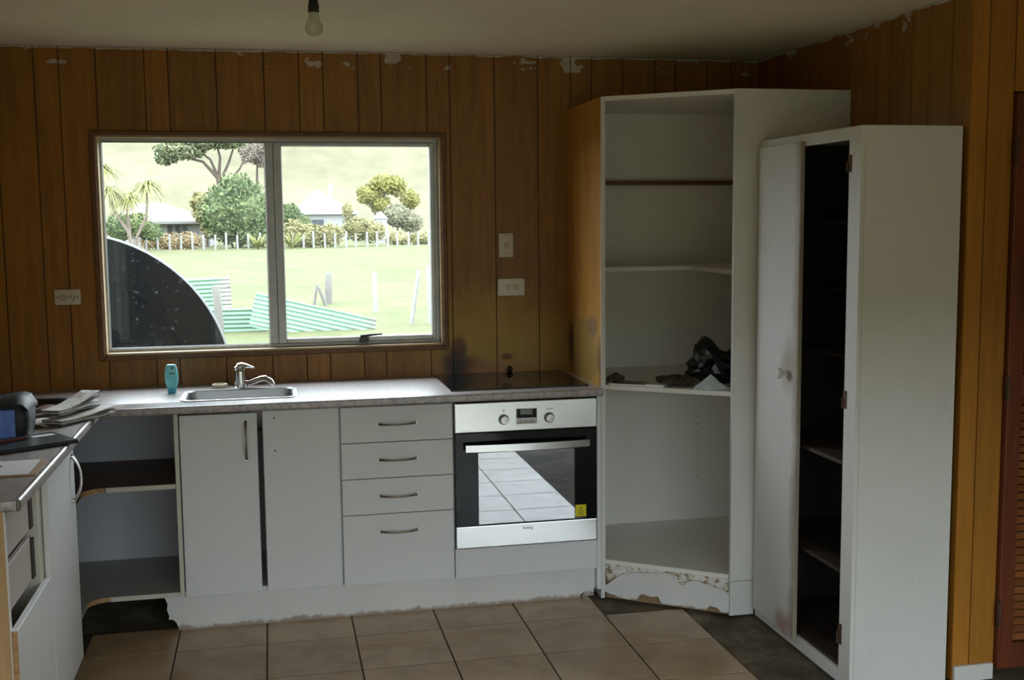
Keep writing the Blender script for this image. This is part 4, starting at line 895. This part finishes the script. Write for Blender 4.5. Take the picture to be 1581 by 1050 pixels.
# ---- black tank lying on its side by the house
def tank_mat():
    t = NT('scuffed_black_polythene'); p = t.obj(); sp = t.ramp(t.noise(p, 24, 4, 0.7), [(0.60, 0.0), (0.68, 1.0)])
    return t.bsdf(t.mix(t.math('MULTIPLY', sp, 0.35), (0.0016, 0.002, 0.0022), (0.10, 0.11, 0.11)), 0.6, spec=0.03)
tk = thing('water_tank', 'big black plastic tank lying on its side just outside the window', 'tank', (-2.03, 2.9, GZ))
TC = Vector((-2.037, 2.9, 0.478)); TR = 1.062
toB = Matrix.Rotation(R(-90), 4, 'X')
M['tank'] = tank_mat()
bm = bmesh.new(); lathe(bm, [(0.0, 0.03), (TR*0.70, 0.0), (TR*0.955, 0.0), (TR*0.99, 0.010), (TR, 0.026), (TR*0.98, 0.05), (TR*0.86, 0.62), (TR*0.83, 0.65), (0.0, 0.68)], TC, 72, mat=toB); part('shell', bm, M['tank'], tk, 25)
bm = bmesh.new(); n = 72
ring = [[(TC.x+r_*math.cos(2*math.pi*i/n), TC.y+y, TC.z+r_*math.sin(2*math.pi*i/n)) for i in range(n)] for r_, y in ((TR*0.755, 0.002), (TR*0.752, -0.014), (TR*0.735, -0.014), (TR*0.732, 0.002))]
loft(bm, ring, False, False); part('moulded_ring', bm, M['tank'], tk, True)
bm = bmesh.new(); ring = [[(TC.x+r_*math.cos(2*math.pi*i/n), TC.y+y, TC.z+r_*math.sin(2*math.pi*i/n)) for i in range(n)] for r_, y in ((TR*0.992, 0.010), (TR*1.004, 0.016), (TR*1.004, 0.030), (TR*0.990, 0.036))]
loft(bm, ring, False, False); part('rim_highlight', bm, plain('grey_rim_highlight', (0.1344, 0.1376, 0.1376), 0.5), tk, True)  # pale band put in for the sky's reflection along the tank's edge

# ---- green corrugated iron sheets
def iron_mat(name, fade):
    t = NT(name); p = t.obj(); x = t.n('SeparateXYZ', ins={0: p}).outputs[0]
    f = t.n('MapRange', ins={'Value': t.math('ADD', x, t.math('MULTIPLY', t.math('SUBTRACT', t.noise(p, 5, 5), 0.5), 0.25)), 'From Min': fade[0], 'From Max': fade[1]}).outputs[0]
    c = t.mix(f, (0.13, 0.225, 0.155), (0.26, 0.25, 0.235)); ru = t.ramp(t.noise(p, 13, 5), [(0.58, 0.0), (0.66, 1.0)])
    return t.bsdf(t.mix(t.math('MULTIPLY', ru, t.math('MULTIPLY', f, 0.8)), c, (0.096, 0.0416, 0.0224)), 0.45)
def iron(name, label, w, h, loc, tilt, lean, fade, pitch=0.085):
    bm = bmesh.new(); nz = int(h/pitch*8); nx = 8; g = []
    for j in range(nz+1):
        z = h*j/nz; g.append([bm.verts.new((w*(i/nx-0.5), 0.016*math.sin(2*math.pi*z/pitch)+0.02*noise.noise((i*0.5, z, 1)), z)) for i in range(nx+1)])
    for a, b in zip(g, g[1:]):
        for i in range(nx): bm.faces.new((a[i], a[i+1], b[i+1], b[i]))
    o = finish(name, bm, iron_mat(name+'_paint', fade), (0, 0, 0), 60); o.location = loc; o.rotation_euler = (R(-lean), R(tilt), 0)
    sm = o.modifiers.new('thickness', 'SOLIDIFY'); sm.thickness = 0.004
    return tag(o, label, 'iron sheet', 'corrugated iron sheets in the paddock')
iron('corrugated_sheet', 'upright green corrugated sheet with faded rusty end beside the tank', 0.95, 0.86, (-1.975, 19.0, -0.42), -2, 2, (0.18, 0.40))
iron('corrugated_sheet', 'low green corrugated sheet half hidden behind the longest one', 1.15, 0.52, (-1.32, 18.1, GZ-0.05), 0, 3, (0.9, 1.2))
iron('corrugated_sheet', 'longest green corrugated sheet sloping down to the right in the grass', 2.42, 0.68, (0.02, 17.5, -0.73), 14.0, 14, (0.95, 1.3))
# ---- loose posts near the sheets
M['greypost'] = wood('weathered_post', (0.08, 0.0736, 0.064), (0.1344, 0.128, 0.1152), 'Z', 0.9, 8); M['palepost'] = plain('pale_painted_post', (0.1984, 0.1984, 0.1856), 0.8)
def post(label, a, b, r_, mat, n=8):
    bm = bmesh.new(); tube(bm, [a, Vector(a).lerp(Vector(b), 0.5), Vector(a).lerp(Vector(b), 0.97), b], [r_, r_*0.96, r_*0.95, r_*0.7], n)
    return solo('fence_post', bm, M[mat], label, 'post', a, 45, 'loose posts in the paddock')
post('weathered grey post standing beside the tank in front of the upright sheet', (-1.70, 17.7, GZ-0.1), (-1.755, 17.7, 0.36), 0.085, 'greypost')
post('thick grey post behind the longest green sheet', (0.76, 25, GZ-0.1), (0.78, 25, 0.22), 0.10, 'greypost')
post('short leaning stick left of the thick grey post', (0.34, 24, GZ), (0.44, 24, -0.03), 0.035, 'greypost')
post('short leaning stick touching the thick grey post', (0.66, 24.3, GZ), (0.49, 24.3, -0.10), 0.045, 'greypost')
post('pale upright post right of the thick grey post', (1.73, 22, GZ-0.1), (1.71, 22, 0.37), 0.055, 'palepost')
post('pale leaning strainer pole near the right edge of the window', (2.20, 19, GZ-0.1), (2.40, 19, 0.54), 0.045, 'palepost')
post('pale upright post at the right edge of the window', (2.64, 18.8, GZ-0.1), (2.60, 18.8, 0.62), 0.085, 'palepost')
# ---- boundary fence
fe = thing('farm_fence', 'post and wire boundary fence across the far side of the paddock', 'fence', (0, 87.5, GZ))
x = -11.8; pm = None; k = 0
while x < 14.5:
    hgt = 1.20+0.12*math.sin(k*2.3); bm = bmesh.new(); yy = 87.5+0.28*(x+5)*0.3
    tube(bm, [(x, yy, GZ-0.2), (x+0.03*math.sin(k*1.7), yy, GZ+hgt*0.98), (x+0.03*math.sin(k*1.7), yy, GZ+hgt)], [0.10, 0.09, 0.06], 6); part('post', bm, M['palepost'], fe); x += 0.86+0.08*math.sin(k*3.1); k += 1
for z in (0.25, 0.55, 0.85, 1.1):
    bm = bmesh.new(); tube(bm, [(-11.8, 87.5-0.571, GZ+z), (14.4, 87.5+1.63, GZ+z)], 0.004, 4); part('wire', bm, M['greypost'], fe)

# ---- vegetation
def leafmat(name, a, b, c=None):
    t = NT(name); f = t.noise(t.pos(), 0.9, 5, 0.7); g = t.n('NewGeometry').outputs['Random Per Island']
    col = t.ramp(t.math('ADD', t.math('MULTIPLY', f, 0.6), t.math('MULTIPLY', g, 0.4)), [(0.3, a), (0.7, b)])
    return t.bsdf(col, 0.7, spec=0.2)
M['lf_bush'] = leafmat('bush_leaves', (0.0427, 0.0658, 0.0280), (0.1007, 0.1213, 0.0468)); M['lf_pine'] = leafmat('pine_needles', (0.0832, 0.1053, 0.0565), (0.1702, 0.1813, 0.0933))
M['lf_yel'] = leafmat('yellow_green_leaves', (0.1219, 0.1213, 0.0328), (0.2072, 0.1862, 0.0562)); M['lf_grey'] = leafmat('grey_green_leaves', (0.1036, 0.1055, 0.0655), (0.1767, 0.1635, 0.1029))
M['lf_hedge'] = leafmat('hedge_leaves', (0.1158, 0.1108, 0.0468), (0.2010, 0.1741, 0.0795)); M['lf_brown'] = leafmat('brown_hedge_leaves', (0.1341, 0.0950, 0.0468), (0.2072, 0.1531, 0.0842)); M['lf_twig'] = leafmat('bare_twigs', (0.1036, 0.0792, 0.0655), (0.1767, 0.1425, 0.1170))
M['blade'] = leafmat('strap_leaves', (0.150, 0.165, 0.045), (0.260, 0.265, 0.105)); M['bark'] = plain('pale_bark', (0.1219, 0.0962, 0.0743), 0.9, 0, 0.25, 4); M['darkbark'] = plain('dark_bark', (0.0573, 0.0419, 0.0316), 0.9, 0, 0.25, 4)
def cloud(blobs, n, size, seed, shell=0.55):
    """leaf cards scattered through ellipsoids (cx, cy, cz, rx, ry, rz)"""
    r_ = random.Random(seed); verts = []; faces = []; tot = sum(b[3]*b[5] for b in blobs)
    for b in blobs:
        for i in range(int(n*b[3]*b[5]/tot)):
            d = Vector((r_.gauss(0, 1), r_.gauss(0, 1), r_.gauss(0, 1))).normalized(); q = shell+(1-shell)*r_.random()**0.6; q *= 1+0.22*noise.noise(d*2.6+Vector((b[0], seed, b[2])))
            c = Vector((b[0]+d.x*b[3]*q, b[1]+d.y*b[4]*q, b[2]+d.z*b[5]*q)); s = size*(0.6+0.8*r_.random())
            u = Vector((r_.gauss(0, 1), r_.gauss(0, 1), r_.gauss(0, 1))).normalized(); w = u.orthogonal().normalized()
            k = len(verts); verts += [c-u*s, c+w*s*0.5, c+u*s, c-w*s*0.5]; faces.append((k, k+1, k+2, k+3))
    bm = bmesh.new(); vv = [bm.verts.new(v) for v in verts]
    for f in faces: bm.faces.new([vv[i] for i in f])
    return bm
def core(blobs, k=0.72, seed=0):
    bm = bmesh.new()
    for b in blobs:
        v = bmesh.ops.create_icosphere(bm, subdivisions=3, radius=1.0)['verts']
        for q in v:
            d = q.co.normalized(); m = k*(1+0.28*noise.noise(d*2.3+Vector((b[0], seed, 0)))); q.co = Vector((b[0]+d.x*b[3]*m, b[1]+d.y*b[4]*m, b[2]+d.z*b[5]*m))
    return bm
def tree(name, label, cat, blobs, n, size, seed, leaf, trunk=None, bark='bark', group=None, base=None, dense=True):
    base = base or (blobs[0][0], blobs[0][1], GZ); t_ = thing(name, label, cat, base, group)
    if trunk:
        bm = bmesh.new()
        for pts, r0, r1 in trunk: tube(bm, pts, [r0+(r1-r0)*i/(len(pts)-1) for i in range(len(pts))], 7)
        part('trunk', bm, M[bark], t_, True)
    bm = cloud(blobs, n, size, seed)
    if dense:
        cb_ = core(blobs, 0.70, seed); me = bpy.data.meshes.new('tmp'); cb_.to_mesh(me); cb_.free(); bm.from_mesh(me); bpy.data.meshes.remove(me)
    part('foliage', bm, M[leaf], t_, kind='stuff'); return t_
tree('round_bush', 'large round dark green bush behind the fence', 'bush', [(-3.0, 92, 2.3, 2.9, 2.5, 2.7), (-4.4, 91.5, 2.2, 2.0, 2.0, 2.3), (-2.0, 92, 1.3, 2.2, 2.0, 2.1), (-3.2, 92, 3.6, 1.9, 1.8, 2.1)], 5200, 0.20, 2, 'lf_bush', [([(-3.2, 92, GZ-0.2), (-3.2, 92, 2.0)], 0.25, 0.15)], 'darkbark')
tree('grey_shrub', 'olive shrub leaning on the left of the round bush', 'bush', [(-6.1, 97.0, 2.6, 1.2, 1.1, 1.5), (-5.6, 97.0, 1.4, 1.1, 1.1, 1.4), (-6.6, 97.0, 3.4, 0.8, 0.8, 0.8)], 1500, 0.17, 4, 'lf_hedge', [([(-6.0, 97.0, GZ-0.2), (-6.0, 97.0, 2.4)], 0.12, 0.06)], 'darkbark')
tree('umbrella_pine', 'wide flat-topped pine with bare branches above the house', 'tree', [(-8.6, 106, 8.3, 2.4, 2.0, 0.9), (-9.9, 106, 7.6, 1.1, 1.2, 0.7), (-6.2, 106, 9.3, 2.4, 2.0, 1.0), (-4.2, 106, 9.4, 2.0, 1.8, 1.0)], 4200, 0.22, 6, 'lf_pine',
     [([(-4.6, 106, GZ-0.2), (-4.7, 106, 3.0), (-5.2, 106, 5.6)], 0.40, 0.28), ([(-5.2, 106, 5.6), (-6.6, 106, 7.2), (-9.4, 106, 7.9)], 0.20, 0.06), ([(-5.2, 106, 5.6), (-5.9, 106, 7.4), (-7.4, 106, 8.6)], 0.18, 0.05), ([(-5.2, 106, 5.6), (-5.0, 106, 7.6), (-5.4, 106, 9.3)], 0.18, 0.06), ([(-5.1, 106, 5.2), (-4.2, 106, 7.2), (-3.5, 106, 9.2)], 0.18, 0.06), ([(-4.9, 106, 4.6), (-3.2, 106, 6.6), (-2.2, 106, 8.6)], 0.14, 0.05)], 'darkbark', dense=False)
tree('bare_tree', 'grey leafless tree showing right of the flat-topped pine', 'tree', [(-2.0, 111, 8.6, 1.5, 1.4, 1.4), (-1.0, 111, 8.0, 1.2, 1.2, 1.2)], 2000, 0.14, 8, 'lf_twig', [([(-1.8, 111, GZ-0.2), (-1.8, 111, 4), (-1.6, 111, 8.4)], 0.25, 0.06)], 'darkbark', dense=False)
tree('dark_shrub', 'dark green shrub at the left edge behind the cabbage trees', 'bush', [(-10.4, 85, 1.35, 1.15, 1.0, 1.0), (-11.8, 85, 1.15, 1.15, 1.0, 1.15), (-9.5, 85, 0.85, 0.85, 0.8, 0.75)], 1500, 0.15, 10, 'lf_bush')
tree('brown_hedge', 'brown clipped hedge in front of the pink-roofed house', 'hedge', [(-8.6, 89.5, 0.0, 1.4, 0.6, 0.75), (-7.0, 89.5, 0.0, 1.2, 0.6, 0.75), (-9.9, 89.5, 0.1, 1.0, 0.6, 0.75)], 1500, 0.12, 11, 'lf_brown')
tree('olive_hedge', 'olive hedge behind the fence in front of the white house', 'hedge', [(1.3, 90, 0.5, 1.0, 0.8, 1.3), (2.6, 90, 0.3, 1.3, 0.8, 1.1), (4.2, 90, 0.4, 1.2, 0.8, 1.0)], 2400, 0.14, 12, 'lf_hedge')
tree('grey_green_tree', 'small dark green tree at the left edge of the right pane', 'tree', [(1.1, 96, 2.0, 1.1, 1.0, 1.2), (2.0, 96, 1.4, 1.0, 1.0, 0.9)], 1300, 0.15, 14, 'lf_bush', [([(1.3, 96, GZ-0.2), (1.3, 96, 1.6)], 0.12, 0.08)], 'darkbark')
tree('yellow_tree', 'tall yellow-green tree with grey twigs behind the fence', 'tree', [(11.0, 112, 5.2, 1.6, 1.4, 1.1), (9.4, 112, 4.2, 1.3, 1.2, 1.1), (12.3, 112, 5.0, 1.0, 1.0, 1.1), (10.6, 112, 3.2, 1.2, 1.0, 0.9)], 2600, 0.17, 16, 'lf_yel', [([(10.2, 112, GZ-0.2), (10.3, 112, 2.0), (11.2, 112, 4.6)], 0.2, 0.08), ([(10.3, 112, 1.6), (9.2, 112, 4.0)], 0.14, 0.05)], 'bark')
tree('yellow_shrub', 'rounded yellow-green shrub at the right edge of the window', 'bush', [(14.0, 115, 3.7, 1.1, 1.0, 1.1)], 900, 0.15, 18, 'lf_yel', [([(13.9, 115, GZ-0.2), (14.0, 115, 3.2)], 0.12, 0.06)])
tree('grey_tree', 'pale grey-green tree between the yellow trees', 'tree', [(11.6, 106, 2.0, 1.4, 1.1, 1.2), (12.9, 106, 1.4, 1.3, 1.1, 1.1)], 1800, 0.15, 20, 'lf_grey', [([(11.6, 106, GZ-0.2), (11.6, 106, 1.6)], 0.15, 0.08)])
tree('green_shrub', 'mid green shrub behind the fence left of the yellow tree', 'bush', [(6.6, 93, 0.9, 1.3, 1.0, 1.1), (8.0, 93, 0.6, 1.2, 1.0, 1.0), (5.9, 93, 2.4, 0.5, 0.5, 0.7)], 1700, 0.14, 22, 'lf_hedge')
tree('low_hedge', 'low green hedge behind the right end of the fence', 'hedge', [(10.5, 95, -0.1, 1.3, 0.7, 0.65), (12.6, 95, -0.1, 1.3, 0.7, 0.65)], 900, 0.12, 24, 'lf_hedge')
tree('hill_shrub', 'dark shrub high on the hillside in the right pane', 'bush', [(5.2, 230, hz(5.2, 230)+1.2, 1.9, 1.6, 1.8)], 700, 0.25, 26, 'lf_grey', base=(5.2, 230, hz(5.2, 230)))
tree('hill_shrub', 'pale shrub on the hillside above the yellow tree', 'bush', [(23.5, 232, hz(23.5, 232)+0.9, 1.5, 1.3, 1.5)], 500, 0.25, 28, 'lf_grey', base=(23.5, 232, hz(23.5, 232)))
def blades(c, n, length, droop, width, seed, upbias=0.2):
    r_ = random.Random(seed); bm = bmesh.new(); c = Vector(c)
    for i in range(n):
        a = r_.random()*6.283; e = upbias+(1.1-upbias)*r_.random(); d = Vector((math.cos(a)*math.cos(e), math.sin(a)*math.cos(e), math.sin(e))); side = Vector((-math.sin(a), math.cos(a), 0)); Lh = length*(0.75+0.4*r_.random()); prev = None
        for k in range(5):
            s = k/4; p = c+d*Lh*s-Vector((0, 0, droop*Lh*s*s)); w = width*(1-s*0.85)*(0.6+0.4*min(1, s*4)); q = (bm.verts.new(p-side*w), bm.verts.new(p+side*w))
            if prev: bm.faces.new((prev[0], prev[1], q[1], q[0]))
            prev = q
    return bm
def cabbage(label, stems, seed):
    t_ = thing('cabbage_tree', label, 'tree', (stems[0][0][0], stems[0][0][1], GZ), 'cabbage trees beyond the tank')
    for k, pts in enumerate(stems):
        bm = bmesh.new(); tube(bm, pts, [0.13-0.05*i/(len(pts)-1) for i in range(len(pts))], 7); part('trunk', bm, M['bark'], t_, True)
        part('leaf_head', blades(pts[-1], 170, 1.6, 0.75, 0.05, seed+k, -0.25), M['blade'], t_)
cabbage('cabbage tree with a single slanting stem in front of the house roof', [[(-10.1, 79.5, GZ-0.2), (-9.9, 79.5, 0.6), (-9.2, 79.5, 2.0), (-9.05, 79.5, 4.2)]], 40)
cabbage('cabbage tree with two heavy drooping heads beside the window frame', [[(-9.6, 75, GZ-0.2), (-10.0, 75, 1.0), (-10.8, 75, 2.3), (-11.1, 75, 3.7)], [(-9.9, 75.2, 0.6), (-10.0, 75.3, 2.0), (-9.9, 75.4, 3.2)]], 50)
cabbage('tallest cabbage tree, cut by the left window frame', [[(-12.0, 81.3, GZ-0.2), (-12.5, 81.3, 2.0), (-12.25, 81.3, 5.4)]], 60)
fx = solo('flax_bush', blades((-1.6, 86.3, GZ), 90, 2.2, 0.35, 0.05, 70, 0.6), M['blade'], 'spiky pale flax bush in front of the round bush', 'flax', (-1.6, 86.3, GZ))
fx = solo('flax_bush', blades((1.0, 85.6, GZ), 80, 2.3, 0.3, 0.05, 71, 0.8), M['blade'], 'spiky flax bush at the left edge of the right pane', 'flax', (1.0, 85.6, GZ))
# ---- houses
M['weather'] = plain('white_weatherboard', (0.2112, 0.2112, 0.2048), 0.7, var=0.05); M['pinkroof'] = plain('faded_pink_roof', (0.20, 0.125, 0.11), 0.7, var=0.08); M['whiteroof'] = plain('white_iron_roof', (0.24, 0.24, 0.2368), 0.6, var=0.04); M['winglass'] = plain('dark_far_glass', (0.0512, 0.0576, 0.0672), 0.1); M['fascia'] = plain('grey_fascia', (0.128, 0.1248, 0.1184), 0.7)
h1 = thing('house', 'white bungalow with a faded pink roof beyond the paddock', 'house', (-9.6, 103, GZ))
part('wall', Bx(-13.5, -5.9, 100, 107, GZ-0.2, 1.45), M['weather'], h1)
bm = bmesh.new(); loft(bm, [[(-14.1, 99.3, 1.45), (-5.4, 99.3, 1.45), (-5.4, 107.6, 1.45), (-14.1, 107.6, 1.45)], [(-14.1, 99.3, 1.62), (-5.4, 99.3, 1.62), (-5.4, 107.6, 1.62), (-14.1, 107.6, 1.62)], [(-12.5, 103.3, 3.35), (-10.2, 103.3, 3.35), (-10.2, 103.5, 3.35), (-12.5, 103.5, 3.35)]]); rf = part('roof', bm, M['pinkroof'], h1)
part('fascia', Bx(-14.15, -5.35, 99.22, 99.29, 1.42, 1.64), M['fascia'], rf)
part('veranda_roof', Bx(-10.9, -5.4, 98.2, 99.2, 1.42, 1.60), M['fascia'], h1)
for a, b in ((-9.6, -9.05), (-8.95, -8.40), (-8.30, -7.75)):
    wf = part('window', Bx(a, b, 99.93, 99.99, 0.40, 1.36), M['weather'], h1); part('pane', Bx(a+0.06, b-0.06, 99.90, 99.925, 0.46, 1.30), M['winglass'], wf)
h2 = thing('house', 'long white gabled house with white roof in the right pane', 'house', (5.0, 133, GZ))
part('wall', Bx(2.2, 9.4, 130, 138, GZ-0.2, 2.3), M['weather'], h2)
bm = bmesh.new(); loft(bm, [[(1.7, 129.5, 2.3), (5.0, 129.5, 5.2), (9.9, 129.5, 2.3)], [(1.7, 138.5, 2.3), (5.0, 138.5, 5.2), (9.9, 138.5, 2.3)]]); part('roof', bm, M['whiteroof'], h2)
part('window', Bx(4.2, 5.6, 129.93, 129.99, 0.6, 1.7), M['winglass'], h2)
part('chimney', Bx(6.4, 6.9, 133, 133.5, 3.6, 5.9), M['weather'], h2)
h3 = thing('shed', 'small white shed between the trees at the right', 'shed', (10.2, 104, GZ))
part('wall', Bx(9.2, 10.3, 103, 105, GZ-0.2, 1.7), M['weather'], h3); bm = bmesh.new(); loft(bm, [[(9.1, 102.9, 1.7), (9.75, 102.9, 2.4), (10.4, 102.9, 1.7)], [(9.1, 105.1, 1.7), (9.75, 105.1, 2.4), (10.4, 105.1, 1.7)]]); part('roof', bm, M['whiteroof'], h3)
bpy.context.view_layer.update()
